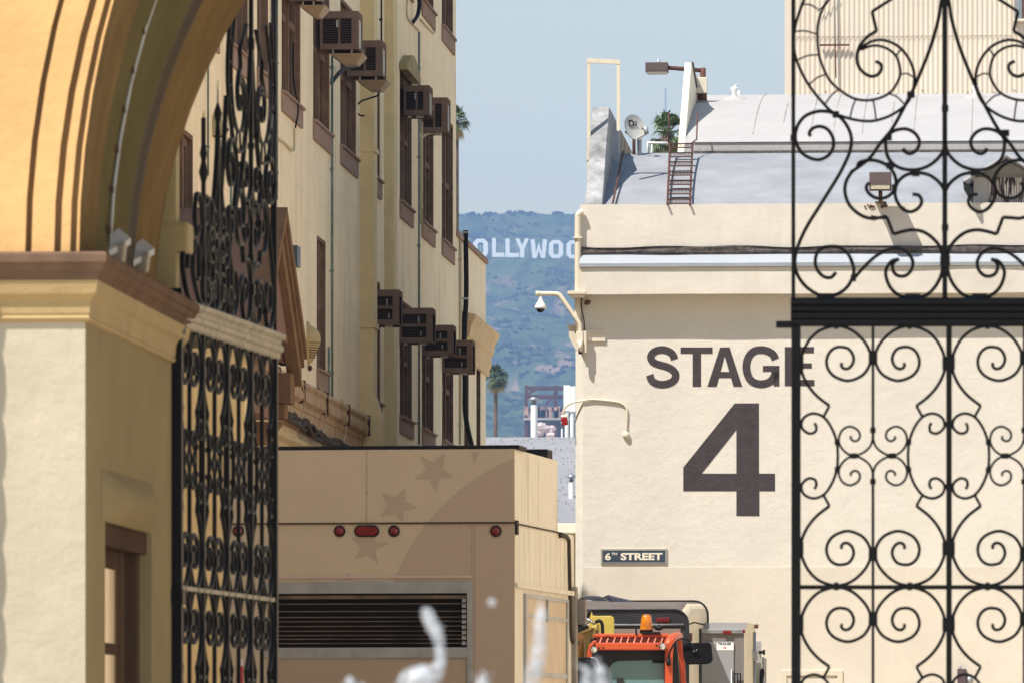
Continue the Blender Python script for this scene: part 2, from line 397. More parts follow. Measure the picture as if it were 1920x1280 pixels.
for dz, r in ((.72, 2.4), (.45, 1.6), (.3, 2.8)):
    p = MB(); zc = z0+(zt-z0)*dz; p.lathe([(0.01, zc), (r, zc), (r, zc+1.6), (.01, zc+1.6)], (x0+(-3 if r > 2.5 else 0), Y, 0), 10); T.part('dish_ring', p, MAST)

# ================================================================== mid distance
# steel frame building
Y = 1900; s = Y/F; X = lambda q: (q-CX)*s; Z = lambda q: CZ+(HY-q)*s
STL = mat('rusted_steel_frame', (.085, .035, .028), rough=.9, var=.2, scale=.3); CONC = mat('slab_concrete', (.4, .37, .34), var=.15, scale=.2)
T = Thing('building_frame', 'unfinished steel frame of a building standing below the hillside', 'building frame', W, (X(1035), Y, 0))
Xs = [X(q) for q in (987, 1042, 1096, 1150)]; Ys = [Y, Y+9]
for x in Xs:
    for yy in Ys: T.part('column', MB().box(x-.45, x+.45, yy-.45, yy+.45, 0, Z(722)), STL)
for q in (726, 742, 752, 766):
    if q == 752: continue
    p = MB()
    for yy in Ys: p.box(Xs[0], Xs[-1], yy-.5, yy-.05, Z(q)-.32, Z(q)+.32)
    for x in Xs: p.box(x-.25, x+.25, Y+.4, Y+8.6, Z(q)-.3, Z(q)+.3)
    T.part('beam', p, STL)
p = MB(); p.tube([(Xs[0], Y-.3, Z(740)), (X(1010), Y-.3, Z(727))], .4, 4, 0); p.tube([(Xs[1]-3, Y-.3, Z(765)), (Xs[1]+1, Y-.3, Z(724))], .35, 4, 0); T.part('brace', p, STL)
T.part('floor_slab', MB().box(X(981), X(1160), Y-1, Y+10, Z(787), Z(783)), CONC)
p = MB()
for k in range(26): x = X(random.uniform(984, 1078)); h = random.uniform(.5, 3); p.box(x-random.uniform(.2, 1), x+.4, Y-1, Y, Z(783), Z(783)+h)
T.part('stacked_material', p, mat('mixed_site_material', (.4, .25, .22), var=.5, scale=.5))
T.part('lower_wall', MB().box(X(986), X(1160), Y+1, Y+9, 0, Z(790)), mat('dark_infill', (.09, .09, .11), var=.5, scale=.15))  # dark mottled infill below the floor slab
p = MB()
for k in range(16): x = X(random.uniform(1004, 1040)); z = Z(random.uniform(800, 818)); ico(p, (x, Y-6, z), random.uniform(.7, 1.7), .8)
solo('rubble_heap', p, mat('pale_rubble', (.7, .55, .52), var=.3, scale=.5), 'pale pinkish heap of debris in front of the steel frame', 'rubble', W, (X(1022), Y-6, Z(820)))

def palm(fx, py, Y, rad, lab, trunk=.28, nf=42, lean=0):
    x = (fx-CX)/F*Y; z = CZ+(HY-py)/F*Y
    T = Thing('palm_tree', lab, 'palm tree', W, (x, Y, 0), 'tall fan palms')
    p = MB(); p.tube([(x-lean, Y, -.2), (x-lean*.6, Y, z*.4), (x, Y, z)], [trunk*1.4, trunk, trunk*.8], 9, 8)
    T.part('trunk', p, mat('palm_trunk', (.14, .1, .075), var=.3, scale=4, bump=.03, bscale=8))
    fo = MB(); dead = MB(); rnd = random.Random(int(fx))
    for i in range(nf):
        el = rnd.uniform(-1.1, 1.35) if i > nf*.1 else rnd.uniform(-1.35, -.8); az = rnd.uniform(0, 6.283)
        d = Vector((math.cos(az)*math.cos(el), math.sin(az)*math.cos(el), math.sin(el)))
        st = Vector((x, Y, z)); pl = rad*rnd.uniform(.4, .6); hub = st+d*pl+Vector((0, 0, -.04*rad))
        side = d.cross(Vector((0, 0, 1)))
        if side.length < .1: side = Vector((1, 0, 0))
        side.normalize(); up = side.cross(d).normalized()
        tgt = dead if el < -.8 else fo
        tgt.tube([st, hub], rad*.012, 4, 0)
        for k in range(13):
            a = (k-6)/6*1.35; ll = rad*rnd.uniform(.42, .6)*(1-.18*abs(a))
            e = (d*math.cos(a)+side*math.sin(a)); mid = hub+e*ll*.55+up*.03*rad; tip = hub+e*ll+Vector((0, 0, -.14*rad*(1+rnd.random())))
            ww = e.cross(up).normalized()*rad*.035
            tgt.add([hub, mid+ww, tip, mid-ww], [(0, 1, 2, 3)], False)
    T.part('crown', fo, mat('palm_frond', (.06, .095, .025), rough=.55, var=.4, scale=2))
    if dead.V: T.part('dry_skirt', dead, mat('dry_frond', (.3, .22, .1), rough=.9, var=.2))
palm(930, 706, 600, 1.25, 'fan palm in full view with its trunk, between the yellow building and the steel frame', .2, 70, lean=.25)
palm(853, 226, 300, .75, 'fan palm mostly hidden behind the top corner of the yellow building', .2)
palm(1252, 252, 200, .75, 'fan palm rising behind the roof ladder of the stage building', .22, 46)

# grey shingle-roofed building behind
GR = Fr(*Vector(((915-960)/F*150, 150)), A)
T = Thing('shingle_building', 'low building with a grey speckled shingle roof at the end of the lane', 'building', GR, (0, 0, 0))
SH = mat('grey_shingle', (.3, .295, .31), var=.08, scale=1.2, bump=.02, bscale=6, fine=.5)
zr, ze = GR.Z(819, 6), GR.Z(945, 0)
ze2 = GR.Z(979, -1.5)
p = MB(); p.add([(-8, 6, zr), (12, 6, zr), (12, -1.5, ze2), (-8, -1.5, ze2), (-8, -1.5, ze2-.1), (12, -1.5, ze2-.1), (-8, 13, ze2), (12, 13, ze2)],
      [(0, 1, 2, 3), (3, 2, 5, 4), (0, 1, 7, 6)]); T.part('roof', p, SH)
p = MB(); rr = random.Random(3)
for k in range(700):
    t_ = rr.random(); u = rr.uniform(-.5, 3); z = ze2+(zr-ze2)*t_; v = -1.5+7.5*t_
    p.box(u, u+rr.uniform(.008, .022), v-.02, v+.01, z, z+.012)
T.part('shingle_tab', p, mat('shingle_speck', (.16, .15, .16), var=.2));  # dark specks dotted over the shingle slope
p = MB(); p.box(-8, 12, -1.75, -1.55, ze2-.22, ze2-.02); T.part('gutter', p, PAINTC, bev=.02)
p = MB().box(-8, 12, -1, 13, 0, ze2-.05); p.box(-8, -7.9, 0, 12, ze2-.05, ze2+.4); T.part('wall', p, mat('far_cream_wall', (.7, .62, .46), var=.06, scale=.8, streak=.3))
p = MB()
for q in (1064, 1075, 1086, 1100):
    u = GR.U(q, -1); p.box(u, u+.02, -1.03, -1, 2, ze2-.2)
T.part('wall_batten', p, BRN)
def vent(px0, px1, pt, pb, v, lab, cap=True, box=False):
    u0, zt = GR.hv(px0, pt, v); u1, zb = GR.hv(px1, pb, v); c = (u0+u1)/2; r = (u1-u0)/2
    T = Thing('vent_pipe', lab, 'vent pipe', GR, (c, v, zb), 'white roof vents')
    zc = zt-.18 if cap else zt
    p = MB(); p.lathe([(r, zb-.6), (r, zc)], (c, v, 0), 16); T.part('pipe', p, WHT)
    p = MB()
    if box: p.box(c-r*1.5, c+r*1.5, v-r*1.5, v+r*1.5, zc-.35, zt)
    else: p.lathe([(.01, zc+.02), (r*.75, zc+.02), (r*.75, zc+.1), (r*1.5, zc+.1), (r*1.4, zc+.15), (.01, zt)], (c, v, 0), 16)
    T.part('cap', p, CHR if not box else WHT)
vent(995, 1008, 743, 822, 6.2, 'white round vent pipe with a flat cap, left of the pair on the shingle roof')
vent(1059, 1067, 722, 822, 6.4, 'white vent pipe with a square box head beside the stage wall', box=True)
vent(1069, 1077, 724, 822, 7.0, 'white vent pipe tucked closest to the stage wall', box=True)
vent(1066, 1077, 888, 930, .6, 'short white vent with a hooded cap low on the shingle slope')
vent(1052, 1055.5, 803, 822, 6, 'thin short white vent stub on the ridge under the red lamp', cap=False)

# ================================================================== left yellow building
def lv(px, py=0, u=0): return LB.hu(px, py, u)
Vn, Vs, Ve, Vc = 62.0, 92.7, lv(855)[0], lv(911)[0]
Hn, Ht = 10.5, 14.4
T = LBT = Thing('office_building', 'long pale yellow stucco office block with brown windows on the left side of the lane', 'building', LB, (0, Vn, 0))
wins = []     # v0, v1, z0, z1
def wadd(pxa, pxb, z0, z1, px_top=None): wins.append((lv(pxa)[0], lv(pxb)[0], z0, z1))
for a, b_ in ((388.4, 407), (431.5, 465), (482, 503), (528, 563.5), (587, 618), (638, 668), (695, 712.5), (749.5, 772.2), (790.3, 813), (828.2, 849.5)):
    wadd(a, b_, 9.12, 11.08)
    if lv(a)[0] > Vs: wadd(a, b_, 12.4, 14.1)
for a, b_ in ((594, 611), (692, 713), (749.5, 772.5), (791, 813), (829, 850)): wadd(a, b_, 6.05, 7.75)
wadd(335, 362, 6.05, CZ+(HY-258)/F*79.5)
for a, b_ in ((749.5, 773), (791, 813), (829, 850)): wadd(a, b_, 2.2, 5.1)
# windows at lower level that run on below the air conditioners
p = MB(); hs = [h for h in wins]
p.wall(Vn, Vs, 0, Hn, [h for h in hs if h[1] < Vs], 'u', 0, -.12)
p.wall(Vs, Ve, 0, Ht, [h for h in hs if h[0] > Vs], 'u', 0, -.12)
for v0, v1, h in ((Vn, Vs, Hn), (Vs, Ve, Ht)):
    p.add([(0, v0, h), (0, v1, h), (-9, v1, h), (-9, v0, h)], [(0, 1, 2, 3)]); p.add([(-9, v0, 0), (-9, v1, 0), (-9, v1, h), (-9, v0, h)], [(0, 1, 2, 3)])
p.add([(0, Vn, 0), (-9, Vn, 0), (-9, Vn, Hn), (0, Vn, Hn)], [(0, 1, 2, 3)]); p.add([(0, Vs, Hn), (-9, Vs, Hn), (-9, Vs, Ht), (0, Vs, Ht)], [(0, 1, 2, 3)])
p.add([(0, Ve, 0), (-9, Ve, 0), (-9, Ve, Ht), (0, Ve, Ht)], [(0, 1, 2, 3)])
# scored stucco: brick pattern joints
m = YEL; t = m.node_tree; N = t.nodes; L = t.links
tc = N.new('ShaderNodeTexCoord'); sp = N.new('ShaderNodeSeparateXYZ'); cb = N.new('ShaderNodeCombineXYZ')
L.new(tc.outputs['Object'], sp.inputs[0]); L.new(sp.outputs[1], cb.inputs[0]); L.new(sp.outputs[2], cb.inputs[1])
br = N.new('ShaderNodeTexBrick'); br.inputs['Scale'].default_value = 1; br.inputs['Mortar Size'].default_value = .008
br.inputs['Brick Width'].default_value = 1.6; br.inputs['Row Height'].default_value = .34; br.inputs['Mortar Smooth'].default_value = .3
L.new(cb.outputs[0], br.inputs['Vector'])
src = base_link(m); x = N.new('ShaderNodeMix'); x.data_type = 'RGBA'; x.blend_type = 'MULTIPLY'
mm = N.new('ShaderNodeMath'); mm.operation = 'MULTIPLY'; mm.inputs[1].default_value = .12; L.new(br.outputs['Fac'], mm.inputs[0])
L.new(mm.outputs[0], x.inputs[0]); L.new(src, x.inputs[6]); x.inputs[7].default_value = (.35, .26, .16, 1); L.new(x.outputs[2], getbsdf(m).inputs['Base Color'])
T.part('wall', p, YEL)
def window(T, v0, v1, z0, z1, sill=True, d=.12):
    p = MB(); q = .06
    p.box(-d, -.004, v0, v0+.05, z0, z1); p.box(-d, -.004, v1-.05, v1, z0, z1); p.box(-d, -.004, v0+.05, v1-.05, z1-.05, z1); p.box(-d, -.004, v0+.05, v1-.05, z0, z0+.04)
    vm = (v0+v1)/2
    p.box(-d, -.03, vm-.07, vm+.07, z0+.04, z1-.05)
    for a, b_ in ((v0+.05, vm-.07), (vm+.07, v1-.05)):
        p.box(-d, -.06, a, a+q, z0+.04, z1-.05); p.box(-d, -.06, b_-q, b_, z0+.04, z1-.05)
        zm = z0+(z1-z0)*.5; p.box(-d, -.055, a+q, b_-q, zm-.04, zm+.04); p.box(-d, -.06, a+q, b_-q, z1-.13, z1-.05); p.box(-d, -.06, a+q, b_-q, z0+.04, z0+.12)
    f = T.part('window', p, BRN)
    T.part('pane', MB().add([(-d+.02, v0+.1, z0+.05), (-d+.02, v1-.1, z0+.05), (-d+.02, v1-.1, z1-.05), (-d+.02, v0+.1, z1-.05)], [(0, 1, 2, 3)]), GLS, f)
    T.part('backing', MB().box(-d-.1, -d-.01, v0-.05, v1+.05, z0-.05, z1+.05), BRD, f)
    if sill:
        p = MB(); p.box(.003, .03, v0-.05, v1+.05, z0-.22, z0-.002); p.prism([(0.0, z0-.001), (.06, z0-.001), (.06, z0+.03), (-.1, z0+.06), (-.1, z0)], 'v', v0-.06, v1+.06)
        T.part('sill', p, SILL, f)
for h in wins: window(T, *h)
# pilasters
va, vb = lv(675)[0], lv(721)[0]
p = MB(); p.box(.0, .19, va, va+.5, 6.05, Ht); p.box(-.02, .21, va-.02, va+.52, 6.95, 7.02); p.box(-.02, .21, va-.02, va+.52, 9.3, 9.36)
p.add([(0, va, 6.05), (.19, va, 6.05), (.3, va, 5.7), (.3, va, 5.25), (0, va, 5.25), (0, va+.5, 6.05), (.19, va+.5, 6.05), (.3, va+.5, 5.7), (.3, va+.5, 5.25), (0, va+.5, 5.25)],
      [(0, 1, 2, 3, 4), (5, 6, 7, 8, 9), (1, 6, 7, 2), (2, 7, 8, 3), (3, 8, 9, 4)], False)
T.part('pilaster', p, YELP, label='wide ochre duct-like pilaster ending in a flared foot')
T.part('pilaster', MB().box(0, .13, vb, vb+.6, 3, Ht), YELP)
T.part('duct_box', MB().box(.14, .29, va+.02, va+.5, 3, 5.24), BRN, bev=.01)
# cornice band over the ground floor
vd = va+.05; v0 = 80.8
prof = [(0, 5.76), (.13, 5.76), (.14, 5.72), (.10, 5.68), (.13, 5.60), (.12, 5.54), (.06, 5.50), (.06, 5.44), (.045, 5.43), (.045, 5.30), (.08, 5.27), (.075, 5.22), (.02, 5.18), (0, 5.18)]
p = MB(); p.prism(prof, 'v', v0, vd); T.part('cornice', p, mat('cornice_tan', (.52, .34, .2), var=.2, scale=3, streak=.9, scol=(.1, .06, .04), sscale=4, bump=.01, bscale=10))
k = v0+.6
while k < vd: T.part('gutter_joint', MB().box(-.01, .146, k, k+.07, 5.5, 5.775), BRD); k += 3.1
p = MB(); p.prism([(0, 5.05), (.1, 5.05), (.1, 5.0), (.04, 4.95), (.04, 4.9), (0, 4.9)], 'v', v0, vd)
k = v0+.2
while k < vd: p.box(0, .07, k, k+.55, 3.4, 4.9); k += 1.15
T.part('panel_pilaster', p, mat('ochre_panel', (.6, .44, .24), var=.12, scale=2, streak=.4))
# segmental hood over window W5
vw = lv(749.5)[0]; vw2 = lv(772.2)[0]; p = MB(); n = 12; pts = []
for i in range(n+1): s_ = i/n; pts.append((vw-.15+(vw2-vw+.3)*s_, 11.08+.22*math.sin(math.pi*s_)))
p.prism([*pts, (vw2+.15, 11.0), (vw-.15, 11.0)], 'u', .004, .12); T.part('window_hood', p, mat('hood_ochre', (.36, .27, .13), var=.2, scale=4))
# low wing at the far end
T2 = Thing('end_wing', 'lower yellow stucco wing with a flared cornice at the far end of the office block', 'building', LB, (0, Ve, 0))
zt = 9.4
p = MB(); p.wall(Ve+.02, Vc, 0, zt, [(lv(870)[0], lv(879)[0], 2.5, 7.7), (lv(893)[0], lv(901)[0], 2.5, 7.7)], 'u', 0, -.12); p.add([(0, Vc, 0), (-9, Vc, 0), (-9, Vc, zt), (0, Vc, zt)], [(0, 1, 2, 3)]); p.add([(0, Ve+.02, zt), (0, Vc, zt), (-9, Vc, zt), (-9, Ve+.02, zt)], [(0, 1, 2, 3)])
T2.part('wall', p, YEL)
T2.part('coping', MB().box(-.2, .04, Ve+.02, Vc+.03, zt, zt+.09), SILL, bev=.01)
zc0, zc1 = 7.55, 8.25
prof = [(0, zc0), (.05, zc0), (.05, zc0+.12), (.08, zc0+.15), (.08, zc0+.32), (.12, zc0+.36), (.14, zc0+.5), (.2, zc0+.62), (.22, zc0+.66), (.22, zc0+.7), (0, zc0+.74)]
p = MB(); p.prism(prof, 'v', lv(866)[0], Vc+.2); T2.part('cornice', p, mat('wing_cornice', (.72, .5, .27), var=.1, scale=3, streak=.4))
for a, b_ in ((870, 879), (893, 901)): window(T2, lv(a)[0], lv(b_)[0], 2.5, 7.7, sill=False)

# tall block towards the camera (added outside the frame to shade the lane and truck)
T3 = Thing('shade_block', 'taller yellow stucco block added out of view to shade the lane', 'building', LB, (0, 36, 0))
p = MB(); p.box(-10, 0, 38, 61, 0, 17.2); T3.part('wall', p, YEL)
T3.part('parapet_cap', MB().box(-10.1, .08, 37.9, 61.1, 17.2, 17.4), SILL)
for k in range(6):
    p = MB()
    for j in range(4): p.box(-.02, .03, 40+k*3.4, 41.7+k*3.4, 1.5+j*4, 3.6+j*4)
    T3.part('window', p, BRD)

# added stage block outside the frame, right; its sunlit side brightens the yellow wall
NB = Fr(7.0, 36, 0)
T4 = Thing('bounce_stage', 'cream stage block added outside the picture to bounce sunlight onto the yellow wall', 'building', NB, (0, 0, 0))
T4.part('wall', MB().box(0, 14, 0, 50, 0, 12.5), mat('bounce_stucco', (.84, .74, .57), var=.04, scale=1))
T4.part('parapet', MB().box(-.12, 14.1, -.1, 50.1, 12.5, 13.0), PAINTC)
for k in range(3): T4.part('stage_door', MB().box(-.08, -.001, 6+k*16, 10+k*16, 0, 4.5), SILL)

# pipes and cables on the left wall (each a thing)
def pipe(px, py0, py1, r, m, lab, out=.03, extra=None, name='conduit_pipe', cat='pipe'):
    v = lv(px)[0]; z0 = lv(px, py1)[1]; z1 = lv(px, py0)[1]
    T = Thing(name, lab, cat, LB, (0, v, z0))
    p = MB(); pts = [(out, v, z1), (out, v, z0)]
    if extra: pts = pts+extra
    p.tube(pts, r, 6, 0); T.part('pipe', p, m)
    q = MB(); z = z0+.3
    while z < z1: q.box(0, out+r*1.2, v-r*1.6, v+r*1.6, z, z+.03); z += 1.3
    T.part('clip', q, m)
TEAL = mat('weathered_teal_pipe', (.17, .24, .22), rough=.6, var=.3, scale=3)
PYEL = mat('pipe_yellow_paint', (.55, .46, .27), rough=.6, var=.1)
pipe(514.5, -60, 375, .016, TEAL, 'thin conduit running down the wall beside the gate post edge')
pipe(618.5, 95, 745, .018, TEAL, 'long thin teal pipe right of the second upper air conditioner window')
pipe(612, 650, 745, .016, TEAL, 'short teal pipe rising from the brown cornice')
pipe(782, 60, 833, .018, TEAL, 'slim pipe between the paired windows of the upper storeys')
pipe(788, 230, 427, .014, PYEL, 'short cream drain pipe ending beside the middle window sill')
pipe(859, 434, 833, .022, PYEL, 'cream pipe pair beside the thick black hose')
pipe(711, -50, 80, .014, BLK, 'dark cable running up the wall above the second air conditioner')
pipe(428, -60, 620, .014, TEAL, 'thin pipe between the two windows seen left of the gate ornament')
pipe(385, -60, 330, .012, TEAL, 'thin pipe just right of the arch edge')
v = lv(866)[0]; zA = lv(866, 432)[1]; zB = lv(866, 833)[1]
T = Thing('black_hose', 'thick black hose hanging down the corner of the yellow building', 'hose', LB, (.05, v, zB-.3))
p = MB(); p.tube([(.06, v, zA), (.07, v, zA-1), (.04, v, zA-1.6), (.05, v, zA-2.4), (.06, v+.1, zB+.4), (.2, v+.5, zB-.3)], .042, 8, 4); T.part('hose', p, BLK)
p = MB()
for z in (zA-.05, zA-1.1, zA-2.2): p.box(0, .11, v-.05, v+.05, z, z+.03)
T.part('strap', p, CHR)
# cable bundle under the cornice
p = MB(); r2 = random.Random(5)
for k in range(7):
    pts = []; vv = 80.2
    while vv < va+.4:
        pts.append((.14+r2.uniform(-.02, .05), vv, 5.33-.012*(vv-80)+r2.uniform(-.07, .07)+.02*math.sin(vv))); vv += .8
    p.tube(pts, r2.uniform(.012, .03), 5, 3)
solo('cable_bundle', p, mat('old_cable', (.07, .045, .03), rough=.9, var=.4, scale=12), 'sagging bundle of old dark cables strung along the brown cornice', 'cables', LB, (.14, 80, 5.2))
for vv, lab in ((89.7, 'pale loop of wire round the cornice cables, nearest the gate post'), (92.6, 'pale loop of wire round the cornice cables under the narrow window'), (95.5, 'pale loop of wire round the cornice cables left of the ochre duct'), (98.6, 'pale loop of wire round the cornice cables, closest to the ochre duct')):
    solo('tie_wire', MB().tube([(.16, vv, 5.78), (.2, vv+.25, 5.62), (.17, vv+.5, 5.35), (.15, vv+.25, 5.2)], .008, 4, 4), PYEL, lab, 'wire', LB, (.15, vv, 5.3), 'wires tying the cables')
# drain tubes under windows
def drain(pts, m, r, lab):
    q = [(o, *lv(px, py)) for px, py, o in pts]; q = [(a, b_, c) for a, b_, c in q]
    solo('drain_tube', MB().tube(q, r, 6, 4), m, lab, 'tube', LB, q[0])
drain([(547, 80, .02), (546, 150, .03), (550, 205, .06), (549, 240, .03)], BLK, .012, 'thin black cable hanging over the leftmost full window sill')
drain([(549, 242, .02), (547.5, 283, .02), (530, 268, .02), (520, 262, .02)], PYEL, .013, 'cream elbow tube below the leftmost full window')
drain([(643, 122, .2), (628, 132, .1), (620, 150, .04), (619, 158, .02)], BLK, .028, 'black hose curving from the largest air conditioner into the wall pipe')
vq_ = lv(672)[0]-.06
q = [(LB.hv(px, py, vq_)[0], vq_, LB.hv(px, py, vq_)[1]) for px, py in ((716, 165), (711, 176), (695, 184), (678, 190), (669, 200), (669, 210), (676, 217), (684, 217))]
q[0] = (q[0][0], lv(655)[0]+.3, q[0][2]+.02)
solo('drain_tube', MB().tube(q, .012, 6, 4), BLK, 'thin black drain line looping below the second air conditioner onto the ochre duct', 'tube', LB, q[0])
drain([(767, -30, .05), (773, 0, .1), (773, 28, .08), (770, 43, .03)], BLK, .03, 'thick black hose end at the top of the wall')
drain([(761, 0, .02), (762, 33, .02), (783, 58, .02)], PYEL, .012, 'cream tube slanting down beside the thick black hose end')
drain([(786, 37, .02), (811, 63, .02), (812, 50, .02)], PYEL, .012, 'cream tube slanting below the topmost window')
drain([(795, 247, .3), (788, 255, .05), (787, 290, .02), (787, 420, .02)], PYEL, .02, 'cream hose dropping from the last upper air conditioner')

# air conditioners
def ac(face, lab, style='v', side=.62, tray=False):
    px0, px1, py0, py1 = face
    v = lv(px0)[0]; u1, zt = LB.hv(px1, py0, v); _, zb = LB.hv(px1, py1, v); u0 = .0
    T = Thing('air_conditioner', lab, 'air conditioner', LB, (0, v, zb), 'window air conditioners on the yellow building')
    t_ = .035; p = MB(); v2 = v+side
    # camera-facing side: frame with two dark openings
    f = .055; h = zt-zb; wd = u1
    p.box(0, wd, v, v2, zt-.02, zt); p.box(0, wd, v, v2, zb, zb+.02)
    p.box(wd-f*1.6, wd, v, v+.02, zb+.02, zt-.02); p.box(0, wd-f*1.6, v, v+.02, zt-.02-f*1.3, zt-.02); p.box(0, wd-f*1.6, v, v+.02, zb+.02, zb+.02+f)
    p.box(0, f*.6, v, v+.02, zb+.02+f, zt-.02-f*1.3)
    if style == 'v': c = wd*.5; p.box(c-.014, c+.014, v+.001, v+.018, zb+f, zt-f*1.3)
    else: c = (zb+zt)/2; p.box(f*.6, wd-f*1.6, v+.001, v+.018, c-.022, c+.022)
    p.box(0, wd, v2-.02, v2, zb+.02, zt-.02); p.box(wd-.02, wd, v+.02, v+.07, zb+.02, zt-.02); p.box(wd-.02, wd, v2-.07, v2-.02, zb+.02, zt-.02); p.box(wd-.02, wd, v+.07, v2-.07, zt-.08, zt-.02)
    T.part('casing', p, ACB)
    p = MB(); p.box(.01, wd-.06, v+.05, v2-.03, zb+.03, zt-.03); T.part('inner_body', p, ACD)
    p = MB(); k = zb+.07
    while k < zt-.1: p.box(f*.6, wd-f*1.6, v+.022, v+.03, k, k+.006); k += .022
    T.part('side_louvre', p, mat('louvre_brown', (.1, .07, .058), rough=.6, var=.1))
    p = MB(); k = v+.07
    while k < v2-.07: p.box(wd-.03, wd-.012, k, k+.006, zb+.05, zt-.08); k += .02
    T.part('coil_grille', p, ACM if style == 'v' else ACD)
    if style == 'v':
        p = MB(); p.box(wd*.42, wd*.52, v+.012, v+.02, zt-.2, zt-.11); T.part('rating_plate', p, ACM)
    else:
        p = MB(); p.box(wd*.55, wd*.6, v+.035, v+.04, zt-.22, zt-.12); p.box(wd*.62, wd*.66, v+.035, v+.04, zb+.1, zb+.16); T.part('rating_plate', p, ACM)
    if tray:
        p = MB(); zz = zb-.05
        p.add([(.12, v-.02, zz), (wd+.06, v-.02, zz), (wd+.06, v2+.02, zz), (.12, v2+.02, zz), (.28, v+.1, zz-.12), (wd-.03, v+.1, zz-.12), (wd-.03, v2-.1, zz-.12), (.28, v2-.1, zz-.12)],
              [(0, 1, 2, 3), (4, 5, 6, 7), (0, 1, 5, 4), (1, 2, 6, 5), (2, 3, 7, 6), (3, 0, 4, 7)], False)
        T.part('drip_tray', p, mat('tray_tan', (.42, .3, .2), rough=.6, var=.15))
        T.part('hanger', MB().box(.15, .17, v+.05, v+.08, zz, zb), ACM); T.part('hanger', MB().box(wd-.1, wd-.08, v+.05, v+.08, zz, zb), ACM)
    else:
        p = MB(); p.box(.05, .1, v+.1, v+.14, zb-.03, zb); p.box(wd-.2, wd-.1, v+.1, v+.2, zb-.025, zb); T.part('foot', p, ACM)
ac((542, 601, -60, 2), 'brown window air conditioner cut by the top edge of the picture, highest of all', tray=True)
ac((600, 672, 21, 93), 'largest brown window air conditioner, with a drip tray, top left of the row', tray=True)
ac((651, 717, 76, 143), 'brown air conditioner with a drip tray, tucked behind the largest one', tray=True)
ac((757, 805, 160, 216), 'brown air conditioner with bright coils under the arched window hood', side=.66)
ac((789, 839, 183, 248), 'brown air conditioner nearest the top corner of the building, with bright coils', side=.62)
ac((694, 748, 543, 609), 'brown air conditioner beside the ochre duct, first of the lower row', 'h')
ac((749, 811, 577, 642), 'brown air conditioner second in the lower row, beside the narrow pilaster', 'h')
ac((792, 850, 609, 666), 'brown air conditioner third in the lower row', 'h')
ac((829, 886, 637, 698), 'brown air conditioner last in the lower row, by the black hose and flared cornice', 'h')

# wall lamps
v, z = lv(576, 645); T = Thing('wall_sconce', 'ribbed cream half-shell wall lamp between pediment and narrow window', 'wall lamp', LB, (0, v, z-.2))
p = MB(); r_ = .17
p.lathe([(.02, -.26), (.07, -.2), (.12, -.08), (.155, .0), (.165, .06), (.155, .12), (.12, .18), (.05, .23), (.005, .245)], (0, v+.05, z), 16, 'z', -math.pi/2, math.pi/2)
T.part('shell', p, mat('sconce_cream', (.5, .38, .19), var=.1))
p = MB()
for k in range(7): zz = z-.17+k*.03; rr_ = .088+.0105*k; p.lathe([(rr_+.006, zz-z), (rr_+.01, zz-z+.01)], (0, v+.05, z), 12, 'z', -1.3, 1.3)
T.part('slat', p, BRD); T.part('back_plate', MB().box(0, .02, v-.1, v+.2, z-.2, z+.28), mat('sconce_cream', (0, 0, 0)), bev=.01)
T.part('drop_finial', MB().lathe([(.01, -.33), (.03, -.3), (.02, -.26)], (.03, v+.05, z), 10), BRD)
v, z = lv(398, 237); T = Thing('wedge_light', 'pale wedge-shaped floodlight box on the wall left of the gate ornament', 'wall light', LB, (0, v, z))
p = MB(); p.prism([(0, z-.1), (.1, z-.1), (.155, z-.02), (.08, z+.09), (0, z+.12)], 'v', v, v+.25); T.part('housing', p, mat('sage_housing', (.42, .38, .24), rough=.5, var=.05), bev=.006)
T.part('gasket', MB().prism([(.0, z-.105), (.1, z-.105), (.158, z-.022), (.152, z-.005), (.1, z-.08), (0, z-.08)], 'v', v+.01, v+.24), BRD)

# pedimented porch
vr = 78.2; T = Thing('entrance_porch', 'brown gabled entrance porch with moulded pediment projecting from the yellow building', 'porch', LB, (0, vr, 0))
zr, zea, ue = CZ+(HY-392)/F*78.2, CZ+(HY-652)/F*80.3, 1.05
hw = 2.2
MAUVE = mat('porch_roof_mauve', (.22, .14, .115), rough=.6, spec=0, var=.06, scale=2)
p = MB(); p.add([(0, vr-hw, zea), (ue-.06, vr-hw, zea), (ue-.06, vr, zr), (0, vr, zr), (0, vr+hw, zea), (ue-.06, vr+hw, zea)], [(0, 1, 2, 3), (3, 2, 5, 4), (0, 3, 4), (1, 2, 5)], False); T.part('roof', p, MAUVE)
for sg in (-1, 1):
    p = MB(); vi = vr+sg*hw
    for (o0, o1, d0, d1) in ((ue-.12, ue+.08, 0, .13), (ue-.12, ue+.05, .13, .22), (ue-.12, ue+.02, .22, .42)):
        a = zr-d0; b_ = zr-d1; ea = zea-d0; eb = zea-d1
        p.add([(o, vv, zz) for o in (o0, o1) for vv, zz in ((vr, a), (vr, b_), (vi+sg*.02, eb), (vi+sg*.02, ea))], [(0,1,2,3),(4,5,6,7),(0,1,5,4),(1,2,6,5),(2,3,7,6),(3,0,4,7)], False)
    T.part('raking_cornice', p, mat('porch_brown', (.2, .125, .08), rough=.6, spec=0, var=.12, scale=3, streak=.4), label='moulded raking cornice')
T.part('tympanum', MB().prism([(vr-hw, zea-.2), (vr+hw, zea-.2), (vr, zr-.2)], 'u', ue-.2, ue-.13), BRD)
p = MB(); p.box(.0, ue-.05, vr+hw-.5, vr+hw-.02, zea-.62, zea-.3); p.box(.02, ue-.12, vr+hw-.46, vr+hw-.06, zea-.78, zea-.63); p.prism([(0, zea-1.1), (ue-.35, zea-1.05), (ue-.15, zea-.82), (0, zea-.8)], 'v', vr+hw-.42, vr+hw-.1)
